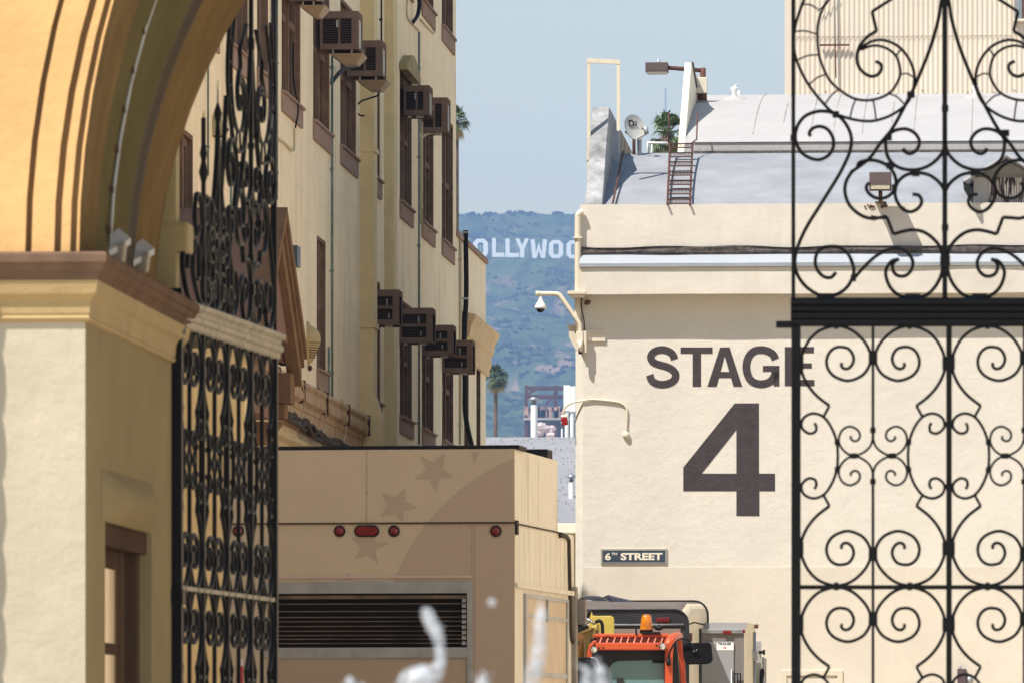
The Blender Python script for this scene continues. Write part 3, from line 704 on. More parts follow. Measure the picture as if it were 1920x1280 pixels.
T.part('bracket', p, mat('porch_brown', (0, 0, 0)))
T.part('pier', MB().box(0, ue-.15, vr-hw+.02, vr-hw+.5, 0, zea-.25), YELP); T.part('pier', MB().box(0, ue-.2, vr+hw-.5, vr+hw-.12, 0, zea-1.15), YELP)
T.part('lintel', MB().box(.0, ue-.25, vr-hw+.5, vr+hw-.5, zea-.8, zea-.3), MAUVE)
p = MB(); p.box(.3, .36, lv(508)[0]-.5, lv(508)[0]-.1, zr+.0, zr+.24); solo('dark_sign_box', p, NAVY, 'small dark box standing on the ridge of the brown porch', 'box', LB, (.33, lv(508)[0]-.3, zr))

# ================================================================== stage building
def sU(px, v=0): return ST.hv(px, 0, v)[0]
def sZ(py, v=0, px=1300): return ST.hv(px, py, v)[1]
T = STB = Thing('stage_building', 'large cream stucco sound stage painted STAGE 4 with curved white roof', 'building', ST, (0, 0, 0))
UR = 17.0
zle = sZ(551, -.27)
hw_ = (sU(1475), sU(1570), 1.25, sZ(1266))
p = MB(); p.wall(0, UR, 0, zle+.3, [hw_], 'v', 0, .12)
p.add([(0, 0, 0), (-.1, .1, 0), (-.1, .1, zle+.3), (0, 0, zle+.3)], [(0, 1, 2, 3)]); p.add([(-.1, .1, 0), (-.1, 18, 0), (-.1, 18, zle+.3), (-.1, .1, zle+.3)], [(0, 1, 2, 3)])
p.add([(UR, 0, 0), (UR, 18, 0), (UR, 18, zle+.3), (UR, 0, zle+.3)], [(0, 1, 2, 3)])
p.add([(-.1, 18, 0), (UR, 18, 0), (UR, 18, zle+1), (-.1, 18, zle+1)], [(0, 1, 2, 3)])
T.part('wall', p, CREAM)
T.part('lower_paint_band', MB().box(.0, UR, -.012, -.001, 0, sZ(1063)), mat('band_stucco', (.69, .63, .54), var=.05, scale=1.2, bump=.007, bscale=4, streak=.2, scol=(.6, .47, .3), sscale=3, fine=.08))
fz = lambda py, v: sZ(py, v)
zb, z5, z49, z473, z463, z383 = sZ(551, -.27), sZ(501, -.27), sZ(493, -.30), sZ(474, -.14), sZ(464, -.18), sZ(383, -.14)
def run(prof, n=40, wob=0, seed=0):
    mb = MB(); k = len(prof); vs = []; fs = []
    for i in range(n+1):
        u = -.03+(UR+.03)*i/n
        for j, (v, z) in enumerate(prof): vs.append((u, v+wob*noise.noise(Vector((u*.9, j*3+seed, 0))), z+wob*noise.noise(Vector((u*1.3, j*3+seed, 7)))))
    for i in range(n):
        for j in range(k-1): fs.append((i*k+j, (i+1)*k+j, (i+1)*k+j+1, i*k+j+1))
    fs += [list(range(k)), [n*k+j for j in range(k)]]
    return mb.add(vs, fs, False)
T.part('lower_fascia', run([(.02, zb), (-.27, zb), (-.27, z5), (.02, z5)], 60, .012), FASC)
T.part('flashing', run([(-.2, z5+.004), (-.30, z5+.004), (-.305, z49-.002), (-.29, z49), (-.16, z473), (-.2, z473)], 60, .004, 5), FLASH)
T.part('tar_strip', run([(-.2, z473+.002), (-.18, z473-.03), (-.19, z473+.02), (-.185, z463), (-.2, z463+.01)], 160, .03, 9), TAR)
T.part('upper_fascia', run([(-.05, z473), (-.14, z473), (-.14, z383), (-.05, z383), (-.05, z473)], 60, .01, 3), FASC)
# curved roofs
zr0, zr1 = z383-.05, sZ(287, 3.4)
uf = sU(1150, 0)
p = MB(); p.grid(lambda a, b_: (-.0+UR*a, -.06+3.46*b_, zr0+(zr1-zr0)*b_*(1.22-.22*b_)), 30, 14); T.part('lower_roof', p, ROOFG)
zr2, zr3 = sZ(268, 3.4), sZ(191, 11.5)
uw = sU(1287, 3.4)
p = MB(); p.grid(lambda a, b_: (uw+(UR-uw)*a, 3.40+8.1*b_, zr2+(zr3-zr2)*math.sin(b_*math.pi/2)**.9), 30, 16)
p.add([(uw, 3.4, zr1-.05), (UR, 3.4, zr1-.05), (UR, 3.4, zr2), (uw, 3.4, zr2)], [(0, 1, 2, 3)], False)
p.add([(uw, 11.5, zr3), (UR, 11.5, zr3), (UR, 18, zr3-.4), (uw, 18, zr3-.4)], [(0, 1, 2, 3)], False)
p.prism([(3.4, zr1-.1)]+[(3.4+8.1*i/12, zr2+(zr3-zr2)*math.sin(i/12*math.pi/2)**.9) for i in range(13)]+[(18, zr3-.4), (18, zr1-.1)], 'u', uw-.02, uw-.002)
T.part('upper_roof', p, ROOFW)
T.part('roof_edge_seam', MB().box(uw+.1, UR, 3.33, 3.39, zr1-.015, zr1+.02), TAR)
p = MB(); 
for k in range(9):
    u = sU(1430+48*k+(k*37) % 11, 8)
    pts = []
    for j in range(9):
        if (j+k) % 4 == 1 and k % 2: continue
        b_ = .06+.9*j/8; pts.append((u, 3.40+8.1*b_, zr2+(zr3-zr2)*math.sin(b_*math.pi/2)**.9+.004))
    p.tube(pts, .007, 4, 0)
T.part('roof_seam', p, mat('seam_grey', (.4, .36, .34), var=.3, scale=3))
p = MB(); bb = .045; p.box(uw+.1, UR, 3.385, 3.397, zr2-.005, zr2+.006); T.part('cable_line', p, TAR)
# raked end walls (buttress fins)
def fin(px0, px1, py0, px0t, pyt, bk, pyb, v0, m, lab, name='roof_fin'):
    a, z0 = ST.hv(px0, py0, v0); b_ = sU(px1, v0); 
    # front edge leans back: find v where the top-left corner sits on the plane u=a
    vt, zt = ST.hu(px0t, pyt, a); vb, zb_ = ST.hu(bk, pyb, b_)
    T_ = Thing(name, lab, 'roof fin', ST, (a, v0, z0-.02))
    T_.part('slab', MB().prism([(v0, z0-.03), (vt, zt), (vt+.12, zt), (vb, zb_), (vb, z0-.03)], 'u', a, b_), m, bev=.01)
    return T_, a, b_, vt, zt
f1, fa, fb, fvt, fzt = fin(1097, 1129, 384, 1111, 201, 1186, 286, -.04, WEATH, 'weathered grey concrete roof fin at the left corner of the stage roof')
f1.part('bracket_post', MB().box(fb, fb+.07, fvt+1.0, fvt+1.25, fzt-.75, fzt-.15), mat('grey_post', (.4, .42, .47), var=.1))
f2, ga, gb, gvt, gzt = fin(1270, 1283, 284, 1284, 118, 1325, 186, 3.3, mat('fin_cream', (.84, .76, .62), var=.08, scale=2, streak=.5, scol=(.45, .4, .33), sscale=4), 'tall cream roof fin carrying the rusty street light arm')
f2.part('edge_strip', MB().prism([(gvt+.12, gzt+.001), (gvt+.2, gzt+.03), (gvt+3.2, gzt-.44), (gvt+3.1, gzt-.47)], 'u', gb-.03, gb+.02), TAR)
# goal-post frame
va_ = 1.2
T = Thing('roof_goalpost', 'tall narrow cream steel frame like a goal post on the stage roof corner', 'frame', ST, (sU(1104, va_), va_, z383))
p = MB(); 
uL, zt = ST.hv(1104, 115, va_); uR, zt2 = ST.hv(1159.5, 118, va_)
T.part('post', MB().box(uL-.022, uL+.022, va_-.02, va_+.02, sZ(392, va_), zt-.02), PAINTC)
T.part('post', MB().box(uR-.022, uR+.022, va_-.02, va_+.02, sZ(245, va_), zt2-.02), PAINTC)
T.part('crossbar', MB().add([(uL-.025, va_-.025, zt-.02), (uR+.025, va_-.025, zt2-.02), (uR+.025, va_-.025, zt2+.035), (uL-.025, va_-.025, zt+.035), (uL-.025, va_+.025, zt-.02), (uR+.025, va_+.025, zt2-.02), (uR+.025, va_+.025, zt2+.035), (uL-.025, va_+.025, zt+.035)],
    [(0,1,2,3),(7,6,5,4),(0,4,5,1),(3,2,6,7),(0,3,7,4),(1,5,6,2)]), PAINTC)
p = MB(); 
for q in (300, 380): p.box(uL-.03, uL+.05, va_-.03, va_+.2, sZ(q, va_), sZ(q-4, va_))
T.part('stay', p, PAINTC)
# leaning pole beside the fin
a = ST.hv(1149, 381, -.05); b_ = ST.hv(1169, 284, 2.3)
solo('leaning_pole', MB().tube([(a[0], -.05, a[1]), (b_[0], 2.3, b_[1])], .014, 6, 0), RUST, 'thin rusty pole lying up the grey roof beside the weathered fin', 'pole', ST, (a[0], .02, a[1]))
# satellite dish
vd_ = 3.2; uc, zc = ST.hv(1188, 240, vd_); R_ = 25/F*98
T = Thing('satellite_dish', 'white satellite dish with a dark emblem on the stage roof', 'satellite dish', ST, (uc, vd_, zc-.45))
ax_ = Vector((.62, -.75, .23)).normalized(); sx_ = ax_.cross(Vector((0, 0, 1))).normalized(); sz_ = sx_.cross(ax_).normalized()
def dish(c, R, n=24, k=6, off=0):
    mb = MB(); vs = []; fs = []
    for i in range(k+1):
        r = R*i/k
        for j in range(n):
            a_ = 2*math.pi*j/n; q = c + sx_*math.cos(a_)*r*.92 + sz_*math.sin(a_)*r + ax_*(off + (r*r)/(R*5.5))
            vs.append(q)
    for i in range(k):
        for j in range(n): fs.append((i*n+j, i*n+(j+1) % n, (i+1)*n+(j+1) % n, (i+1)*n+j))
    return mb.add(vs, fs, True)
C0 = Vector((uc, vd_, zc)); mb = dish(C0, R_); mb2 = dish(C0, R_, off=-.012); o_ = len(mb.V); mb.add(mb2.V, mb2.F, True)
T.part('reflector', mb, mat('dish_white', (.55, .54, .5), rough=.45, var=.1, scale=4, tint=(.75, .62, .38)))
lg = MB(); tb = text_mb('D', 0, 0, .085, 0, 0, off=.03, sx=1.25)
def ondish(x, z): r2_ = (x*x+z*z); return C0+sx_*(-x)+sz_*z+ax_*(r2_/(R_*5.5)+.006)
lg.add([ondish(q[0]-.03, q[2]+.055) for q in tb.V], tb.F, False)
tb = text_mb('J', 0, 0, .075, 0, 0, off=.02, sx=1.2); lg.add([ondish(q[0]+.035, q[2]+.055) for q in tb.V], tb.F, False)
tb = text_mb('DIRECTV', 0, 0, .02, 0, 0, off=.01, hx=.15); lg.add([ondish(q[0], q[2]-.005) for q in tb.V], tb.F, False)
T.part('emblem', lg, BLK)
tip = C0+ax_*.30-sz_*.17+sx_*.02; p = MB(); p.tube([C0-sz_*R_*.97+ax_*.05, tip], .010, 6, 0); T.part('feed_arm', p, GALV)
p = MB(); p.tube([tip-ax_*.02, tip-ax_*.02+sz_*.10], .032, 8, 0); p.tube([tip-ax_*.02+sz_*.07, tip-ax_*.09+sz_*.1], .024, 8, 0); T.part('receiver', p, GALV)
p = MB(); bk = C0-ax_*.05; p.tube([bk, bk-ax_*.12, Vector((uc+.0, vd_+.10, zc-.13)), Vector((uc+.0, vd_+.10, zc-.5))], .022, 8, 0); T.part('mast', p, RUST)
p = MB(); p.lathe([(.03, 0), (.03, .22), (.045, .23), (.045, .3), (.0, .32)], (sU(1199, 3.3), 3.3, zr1-.03), 10)
solo('roof_vent_stub', p, GALV, 'small grey vent stub standing just right of the satellite dish', 'vent', ST, (sU(1199, 3.3), 3.3, zr1))
# small pale rail and boxes left of ladder
vq = 3.6; a, za = ST.hv(1215, 268, vq); b_, _ = ST.hv(1252, 268, vq)
p = MB(); p.tube([(a, vq, zr1-.1), (a, vq, za), (b_, vq, za-.01)], .022, 6, 0); p.tube([(a+.05, vq, zr1-.1), (a+.05, vq, za)], .014, 6, 0)
solo('roof_pipe_rail', p, WHT, 'pale bent pipe on the roof between the dish and the ladder', 'pipe', ST, (a, vq, zr1))
# ladder
T = Thing('roof_ladder', 'rusty iron ladder leaning up the grey curved roof', 'ladder', ST, (sU(1272, 0), -.1, z383))
def lad(px, py, t_): # t_ 0 bottom 1 top
    v = -.2+3.1*t_; return (sU(px, v), v, ST.hv(px, py, v)[1])
lb_, lt_ = lad(1251.5, 384, 0), lad(1256.5, 268, 1); rb_, rt_ = lad(1293.5, 384, 0), lad(1298.5, 268, 1)
T.part('rail', MB().tube([lb_, lt_], .015, 6, 0), RUST); T.part('rail', MB().tube([rb_, rt_], .015, 6, 0), RUST)
for k in range(7):
    t_ = .05+k*.15; q1 = Vector(lb_).lerp(Vector(lt_), t_); q2 = Vector(rb_).lerp(Vector(rt_), t_)
    p = MB(); p.box(q1.x, q2.x, q1.y-.04, q1.y+.04, q1.z+.022, q1.z+.032); p.box(q1.x, q2.x, q1.y-.04, q1.y+.04, q1.z-.032, q1.z-.022)
    n = 16
    for j in range(n): x = q1.x+(q2.x-q1.x)*(j+.5)/n; p.box(x-.004, x+.004, q1.y-.03, q1.y-.02, q1.z-.022, q1.z+.022)
    T.part('rung', p, RUST)
T.part('handrail', MB().tube([lad(1254, 268, .98), lad(1254, 212, 1)], .01, 5, 0), RUST)
T.part('handrail', MB().tube([lad(1298.5, 268, .98), lad(1306, 262, 1.05), lad(1308, 212, 1.1)], .011, 5, 0), RUST)
# street light on fin
vl = gvt+1.5; uh0, zh0 = ST.hv(1211, 119, vl); uh1, zh1 = ST.hv(1253, 136, vl)
T = Thing('area_light', 'brown box-shaped area light on a long rusty arm through the tall roof fin', 'street light', ST, (sU(1316, vl), vl, sZ(186, vl)))
T.part('lamp_head', MB().box(uh0, uh1, vl-.16, vl+.16, zh1, zh0), mat('lamp_brown', (.12, .085, .085), rough=.5, var=.05), bev=.008)
T.part('lens', MB().box(uh0+.02, uh1-.02, vl-.14, vl+.14, zh1-.02, zh1+.002), WHT)
T.part('photocell', MB().lathe([(.001, .05), (.02, .045), (.02, 0)], ((uh0+uh1)/2+.02, vl, zh0-.002), 10), CHR)
ua, z_a = ST.hv(1318, 133, vl); zarm = (zh0+zh1)/2
T.part('arm', MB().tube([(uh1-.01, vl, zarm), (uh1+.1, vl, zarm-.01), (ua, vl, z_a)], .03, 8, 0), RUST)
p = MB(); p.tube([(ua, vl, sZ(188, vl)), (ua, vl, sZ(128, vl))], .042, 8, 0); T.part('post', p, RUST)
p = MB(); p.box(ua-.1, ua+.06, vl-.06, vl+.1, sZ(176, vl), sZ(146, vl)); T.part('base_box', p, PAINTC, bev=.01)
p = MB(); p.box(ua-.08, ua+.05, vl-.0, vl+.1, sZ(188, vl), sZ(176, vl)); T.part('brace', p, BRD)
# small roof antenna
vv_ = 10.5; u_, z_ = ST.hv(1385, 172, vv_); zb2 = zr2+(zr3-zr2)*math.sin((vv_-3.4)/8.1*math.pi/2)**.9
for q, lab, yb in ((1377, 'small white wind vent on the white roof, left of the corrugated wall', 205), (1829, 'small white roof vent standing behind the gate ornament', 203)):
    vv2 = 7.6; u_ = sU(q, vv2); zz = zr2+(zr3-zr2)*math.sin((vv2-3.4)/8.1*math.pi/2)**.9
    T = Thing('roof_vent', lab, 'roof vent', ST, (u_, vv2, zz))
    T.part('base_patch', MB().lathe([(.001, .03), (.14, .025), (.2, -.03)], (u_, vv2, zz), 14), ROOFW)
    T.part('stem', MB().lathe([(.045, 0), (.035, .1), (.055, .14), (.05, .16), (.001, .17)], (u_, vv2, zz), 12), WHT)
    if q == 1377:
        T.part('cap', MB().tube([(u_-.02, vv2, zz+.16), (u_+.03, vv2, zz+.2)], .012, 6, 0), WHT)
u_, z_ = ST.hv(1385, 172, 9.0)
zz = zr2+(zr3-zr2)*math.sin((9-3.4)/8.1*math.pi/2)**.9
T = Thing('roof_antenna', 'tiny white antenna cup with slanted stays on the roof skyline', 'antenna', ST, (u_, 9, zz))
T.part('stem', MB().tube([(u_, 9, zz), (u_, 9, z_+.02)], .008, 5, 0), WHT)
T.part('cup', MB().lathe([(.001, -.14), (.03, -.13), (.035, -.05), (.02, 0), (.001, .02)], (u_, 9, z_), 10), WHT)
T.part('stay', MB().tube([(u_, 9, z_-.02), (u_-.16, 9, zz)], .005, 4, 0), GALV)
# floodlight on roof edge
vf = -.62; u0, zt = ST.hv(1630, 323, vf); u1, zb_ = ST.hv(1671, 357, vf)
T = Thing('floodlight', 'brown floodlight on a rusty arm at the roof edge, seen through the gate scrolls', 'floodlight', ST, (sU(1651, -.3), -.3, z383))
zm = zb_+(zt-zb_)*.36
T.part('housing', MB().prism([(vf, zm), (vf, zt), (vf+.3, zt-.02), (vf+.3, zm-.04), (vf+.12, zb_), (vf+.02, zb_)], 'u', u0, u1), mat('lamp_brown', (0, 0, 0)), bev=.006)
T.part('lens', MB().box(u0+.02, u1-.02, vf-.004, vf+.02, zb_+.015, zm-.01), mat('frosted_lens', (.55, .5, .38), rough=.3, var=.15, scale=12))
T.part('visor_edge', MB().box(u0-.004, u1+.004, vf-.012, vf+.0, zm-.008, zm+.006), mat('lamp_brown', (0, 0, 0)))
um = (u0+u1)/2
T.part('arm', MB().tube([(um, vf+.15, zb_+.02), (um, vf+.15, z383+.03), (um, -.2, z383+.012)], .028, 8, 0), RUST)
T.part('mount_plate', MB().box(um-.07, um+.07, -.28, -.1, z383+.001, z383+.012), RUST)
p = MB(); r3 = random.Random(2)
for k in range(46):
    u = r3.choice([um-.10, um+.07])+r3.gauss(0, .025)-.03; z = r3.choice([sZ(389, -.14), sZ(389, -.14), sZ(408, -.14)])+r3.gauss(0, .012); s_ = r3.uniform(.005, .012)
    if z > z383-.015: continue
    p.box(u-s_, u+s_, -.162, -.13, z-s_*.6, z+s_*.6)
STB.part('rust_stain', p, RUST)['kind'] = 'stuff'
# corrugated upper wall
vc = 11.55; ucl = sU(1474, vc); zc0 = sZ(190, vc); HT = 15.0
T = Thing('corrugated_block', 'tall cream corrugated metal upper block standing on the white roof', 'building', ST, (ucl, vc, zc0))
CORR = mat('corrugated_cream', (.67, .58, .475), rough=.6, var=.05, scale=.8, streak=.4, scol=(.6, .4, .3), sscale=5)
n = int((UR-ucl)/.0175); vs = []; fs = []
for i in range(n+1):
    u = ucl+.06+i*.0175; d = .013*math.sin(i*math.pi/2.0)
    vs += [(u, vc+d, zc0-.02), (u, vc+d, HT)]
for i in range(n): fs.append((2*i, 2*i+2, 2*i+3, 2*i+1))
T.part('corrugated_sheet', MB().add(vs, fs, True), CORR)
p = MB(); p.box(ucl-.02, ucl+.08, vc-.03, vc+.08, zc0-.02, HT); p.box(ucl-.02, ucl+.01, vc+.05, 18, zc0-.4, HT); p.box(ucl, UR, 17.9, 18, zc0-.4, HT); p.add([(ucl, vc, HT), (UR, vc, HT), (UR, 18, HT), (ucl, 18, HT)], [(0, 1, 2, 3)])
T.part('corner_trim', p, CORR)
p = MB(); p.box(ucl+.08, sU(1900, vc), vc-.016, vc-.010, sZ(71, vc)-.004, sZ(71, vc)+.004); T.part('sheet_lap', p, mat('lap_line', (.4, .33, .25)))  # thin darker joint line along the sheet lap
p = MB(); r3 = random.Random(8)
for k in range(90):
    u = r3.uniform(ucl+.1, sU(1915, vc)); z = zc0+abs(r3.gauss(0, .04)); p.box(u, u+r3.uniform(.008, .04), vc-.018, vc-.012, z, z+r3.uniform(.004, .03))
T.part('rust_spots', p, RUST)
u0, z0 = ST.hv(1903, 36, vc); u1 = sU(2010, vc)
p = MB(); p.box(u0-.02, u1, vc-.14, vc-.02, sZ(46, vc), z0-.012); T.part('window_sill', p, PAINTC, bev=.008)
T.part('window', MB().box(u0, u0+.06, vc-.03, vc-.016, z0, HT-.5), CHR)
T.part('window_mullion', MB().box(sU(1916, vc), sU(1916, vc)+.03, vc-.035, vc-.03, z0, HT-.5), BRD)
T.part('glazing', MB().box(u0+.06, u1, vc-.028, vc-.015, z0, HT-.5), mat('sky_glass', (.2, .25, .3), rough=.1, var=.1))
T.part('corner_batten', MB().box(sU(1900, vc), sU(1901.5, vc), vc-.03, vc-.015, sZ(68, vc), HT), CORR)
vt_ = vc-.06; u_, _ = ST.hv(1566, 0, vt_)
T = Thing('wall_bracket', 'rusty T-shaped bracket and thin pole on the corrugated wall', 'bracket', ST, (u_, vt_, sZ(148, vt_)))
T.part('pole', MB().tube([(u_-.02, vt_, HT-2), (u_, vt_, sZ(85, vt_))], .012, 6, 0), GALV)
T.part('lower_pole', MB().tube([(u_, vt_, sZ(85, vt_)), (u_+.01, vt_, sZ(148, vt_))], .01, 6, 0), RUST)
T.part('crossbar', MB().box(sU(1537, vt_), sU(1593, vt_), vt_-.02, vt_+.02, sZ(88, vt_), sZ(85, vt_)), RUST)
u1_ = sU(1532, vt_); T.part('loose_cable', MB().tube([(sU(1556, vt_), vt_, sZ(2, vt_)), (sU(1548, vt_), vt_, sZ(12, vt_)), (u1_, vt_, sZ(24, vt_)), (u1_+.12, vt_, sZ(10, vt_)), (u1_+.3, vt_, sZ(-10, vt_))], .006, 4, 4), BLK)
# gabled dormer
vg = .05; ul, zl = ST.hv(1806, 342, vg); ua_, za_ = ST.hv(1887, 288, vg-.35); 
T = Thing('roof_dormer', 'small grey gabled dormer with flaking white boards at the roof edge behind the gate', 'dormer', ST, (ua_, vg, z383))
hwid = ua_-ul; z3 = sZ(376, vg); th = .03
GREYM = mat('dormer_grey', (.5, .5, .52), var=.1, scale=3, streak=.3)
for sg in (-1, 1):
    p = MB(); n = []
    zE = zl-.0
    a = [(ua_, vg-.35, za_), (ua_, 1.6, za_), (ua_+sg*hwid, 1.6, zE), (ua_+sg*hwid, vg-.35, zE)]
    p.add(a+[(x, y, z-th) for x, y, z in a], [(0,1,2,3),(7,6,5,4),(0,3,7,4),(1,0,4,5),(2,1,5,6),(3,2,6,7)]); T.part('roof', p, GREYM, bev=.004)
wl, wr = ua_-hwid*.76, ua_+hwid*.76
T.part('side_wall', MB().box(wl, wl+.19, vg-.05, vg+.3, z3-.1, z3+.27), GREYM); T.part('side_wall', MB().box(wr-.19, wr, vg-.05, vg+.3, z3-.1, z3+.27), GREYM)
zg = z3+.27; slope = (za_-zl)/hwid
T.part('gable', MB().prism([(wl, zg), (wr, zg), (wr, zg+.01), (ua_, za_-.06), (wl, zg+.01)], 'v', vg+.1, vg+.16), GREYM)
m = bpy.data.materials.new('flaking_paint'); m.use_nodes = True; t = m.node_tree; N = t.nodes; L = t.links
tc = N.new('ShaderNodeTexCoord'); mp = N.new('ShaderNodeMapping'); mp.inputs['Scale'].default_value = (26, 26, 5); L.new(tc.outputs['Object'], mp.inputs[0])
n_ = N.new('ShaderNodeTexNoise'); n_.inputs['Scale'].default_value = 1; n_.inputs['Detail'].default_value = 5; L.new(mp.outputs[0], n_.inputs[0])
r = N.new('ShaderNodeValToRGB'); r.color_ramp.elements[0].position = .42; r.color_ramp.elements[0].color = (.06, .035, .035, 1); r.color_ramp.elements[1].position = .5; r.color_ramp.elements[1].color = (.75, .68, .66, 1)
L.new(n_.outputs['Fac'], r.inputs[0]); L.new(r.outputs[0], N['Principled BSDF'].inputs['Base Color']); N['Principled BSDF'].inputs['Roughness'].default_value = .9
p = MB(); nb = 14
for k in range(nb): x = wl+.19+(wr-wl-.38)*k/nb; p.box(x+.004, x+(wr-wl-.38)/nb-.004, vg+.0+(k % 3)*.006, vg+.03, z3-.1, zg)
T.part('flaking_boards', p, m)
T.part('eave_end', MB().prism([(ul-.01, zl+.01), (ul+.12, zl-.1), (ul+.13, zl-.23), (ul+.1, zl-.25), (ul+.02, zl-.1)], 'v', vg-.34, vg-.2), BLK)
# painted lettering
def q8(x, y): return ST.hv(1080+x/2.56, 600+y/2.56, 0)
def poly8(mb, pts): a = [q8(*p_) for p_ in pts]; return mb.prism(a, 'v', -.004, -.0005)
p = MB(); ribbon(p, [q8(*a) for a in [(473,188),(466,168),(448,151),(417,142),(385,147),(364,163),(360,184),(374,203),(402,214),(432,222),(462,237),(478,259),(473,284),(452,300),(420,308),(388,304),(364,289),(354,262)]], 36/2.56*.0068, 0, .004, 8); STB.part('painted_letter', p, LET, label='dark painted letter S')
p = MB(); poly8(p, [(502,130),(655,130),(655,160),(502,160)]); poly8(p, [(560,160.2),(600,160.2),(600,318),(560,318)]); STB.part('painted_letter', p, LET, label='dark painted letter T')
p = MB(); poly8(p, [(631,318),(692,130),(714,130),(714,172),(675,318)]); poly8(p, [(714,130),(737,130),(798,318),(756,318),(714,172)])
poly8(p, [(693.9,247),(735.6,247),(743.9,276),(686.1,276)]); 
# crossbar sits between the legs
STB.part('painted_letter', p, LET, label='dark painted letter A')
p = MB(); ribbon(p, [q8(*a) for a in [(957,188),(947,166),(922,149),(888,142),(853,150),(828,178),(818,222),(827,268),(850,296),(886,306),(920,300),(944,282),(955,258),(957,246)]], 37/2.56*.0068, 0, .004, 8)
poly8(p, [(897,218),(976,218),(976,246),(897,246)]); poly8(p, [(948,246.2),(976,246.2),(976,316),(948,316)]); STB.part('painted_letter', p, LET, label='dark painted letter G')
p = MB()
for a in ([(1471.5,650),(1486,650),(1486,723),(1471.5,723)], [(1486,650),(1526,650),(1526,661.5),(1486,661.5)], [(1486,680.5),(1522,680.5),(1522,690),(1486,690)], [(1486,711.5),(1527,711.5),(1527,723),(1486,723)]):
    p.prism([ST.hv(x, y, 0) for x, y in a], 'v', -.004, -.0005)
STB.part('painted_letter', p, LET, label='dark painted letter E')
p = MB(); poly8(p, [(515,705),(762,398),(770,398),(770,525),(603,735),(515,735)]); poly8(p, [(770,398),(878,398),(878,735),(770,735)]); poly8(p, [(515,735),(955,735),(955,819),(515,819)]); poly8(p, [(770,819),(880,819),(880,938),(770,938)])
STB.part('painted_numeral', p, LET, label='large dark painted numeral 4')
# street sign
u0, z1 = ST.hv(1126.5, 1028, 0); u1, z0 = ST.hv(1251, 1057, 0)
T = Thing('street_sign', 'dark navy wall sign reading 6TH STREET on the stage wall', 'sign', ST, ((u0+u1)/2, 0, z0))
T.part('plate', MB().box(u0, u1, -.018, -.0005, z0, z1), mat('sign_edge', (.5, .48, .42), rough=.4, var=.1), bev=.003)
T.part('face', MB().box(u0+.012, u1-.012, -.021, -.0185, z0+.012, z1-.012), NAVY)
e = .006; a, b_, c, d = u0+.022, u1-.022, z0+.022, z1-.022
p = MB()
for r_ in ((a-.004, b_+.004, c-.004, c-.001), (a-.004, b_+.004, d+.001, d+.004), (a-.004, a-.001, c-.001, d+.001), (b_+.001, b_+.004, c-.001, d+.001)): p.box(r_[0], r_[1], -.0215, -.0205, r_[2], r_[3])
T.part('border_line', p, mat('sign_cream', (.8, .74, .6), rough=.5, var=.03))
zc = (z0+z1)/2
def sxp(px): return ST.hv(px, 1043, 0)[0]
p = MB(); text_mb('6', sxp(1140), zc, .092, -.021, .002, .035, mb=p, hx=sxp(1145.5)-sxp(1134.5)); text_mb('TH', sxp(1152), zc+.034, .03, -.021, .002, .03, mb=p, hx=sxp(1157)-sxp(1146.5)); text_mb('STREET', sxp(1203), zc, .092, -.021, .002, .04, mb=p, hx=sxp(1242)-sxp(1163.5))
T.part('lettering', p, mat('sign_cream', (0, 0, 0)))
# low window and utility box on wall
u0, u1, z0, z1 = hw_
T = STB
p = MB(); p.box(u0-.07, u0, -.03, -.0015, z0, z1+.07); p.box(u1, u1+.07, -.03, -.0015, z0, z1+.07); p.box(u0, u1, -.03, -.0015, z1, z1+.07)
f = T.part('window', p, PAINTC, bev=.004)
T.part('window_grille', MB().box(u0+.03, u1-.03, .05, .06, z0, z1-.12), mat('grille_cream', (.7, .6, .45)), f)
T.part('recess', MB().box(u0, u1, .1, .12, z0, z1), BRD, f)
T.part('latch', MB().box((u0+u1)/2-.02, (u0+u1)/2+.02, .02, .05, z1-.05, z1-.005), PAINTC, f)
u0, z1 = ST.hv(1795, 1253, 0); u1 = sU(1812)
T = Thing('utility_box', 'small dark electrical box on the stage wall, low behind the right gate', 'electrical box', ST, (u0, 0, z1-.6))
T.part('box', MB().box(u0, u1, -.12, -.001, z1-.5, z1), mat('box_purple_brown', (.1, .07, .075), rough=.5, var=.1), bev=.006)
T.part('conduit_hub', MB().lathe([(.015, 0), (.015, .04), (.001, .05)], ((u0+u1)/2-.02, -.06, z1), 8), CHR)
T.part('meter', MB().lathe([(.001, -.05), (.045, -.045), (.05, 0)], (u1+.04, -.05, z1-.14), 12, 'y'), GALV)
# gooseneck conduit with red lamp
v_ = -.02; g_ = lambda px, py, v=v_: (ST.hv(px, py, v)[0], v, ST.hv(px, py, v)[1])
T = Thing('warning_lamp', 'red warning lamp hanging from a cream gooseneck conduit at the stage corner', 'warning lamp', ST, g_(1174, 816))
T.part('conduit', MB().tube([g_(1174, 814), g_(1175, 790), g_(1175, 766), g_(1166, 756), g_(1150, 752), g_(1112, 748.5), g_(1092, 751, -.02), g_(1072, 755, .0), g_(1059, 764, .02), g_(1055.5, 775, .02)], .013, 8, 5), PAINTC)
T.part('junction_box', MB().lathe([(.001, -.05), (.03, -.05), (.045, -.03), (.045, 0)], g_(1174, 815, 0), 14, 'y'), PAINTC)
T.part('lamp_head', MB().prism([g_(1051, 783, 0)[::2], g_(1063, 781, 0)[::2], g_(1065.5, 795, 0)[::2], g_(1055, 798, 0)[::2]], 'v', -.03, .06), mat('red_lamp', (.3, .008, .012), rough=.35, var=.05), bev=.008)
T.part('lamp_cap', MB().lathe([(.001, .03), (.03, .03), (.045, 0)], g_(1057.5, 781, .015), 12), PAINTC)
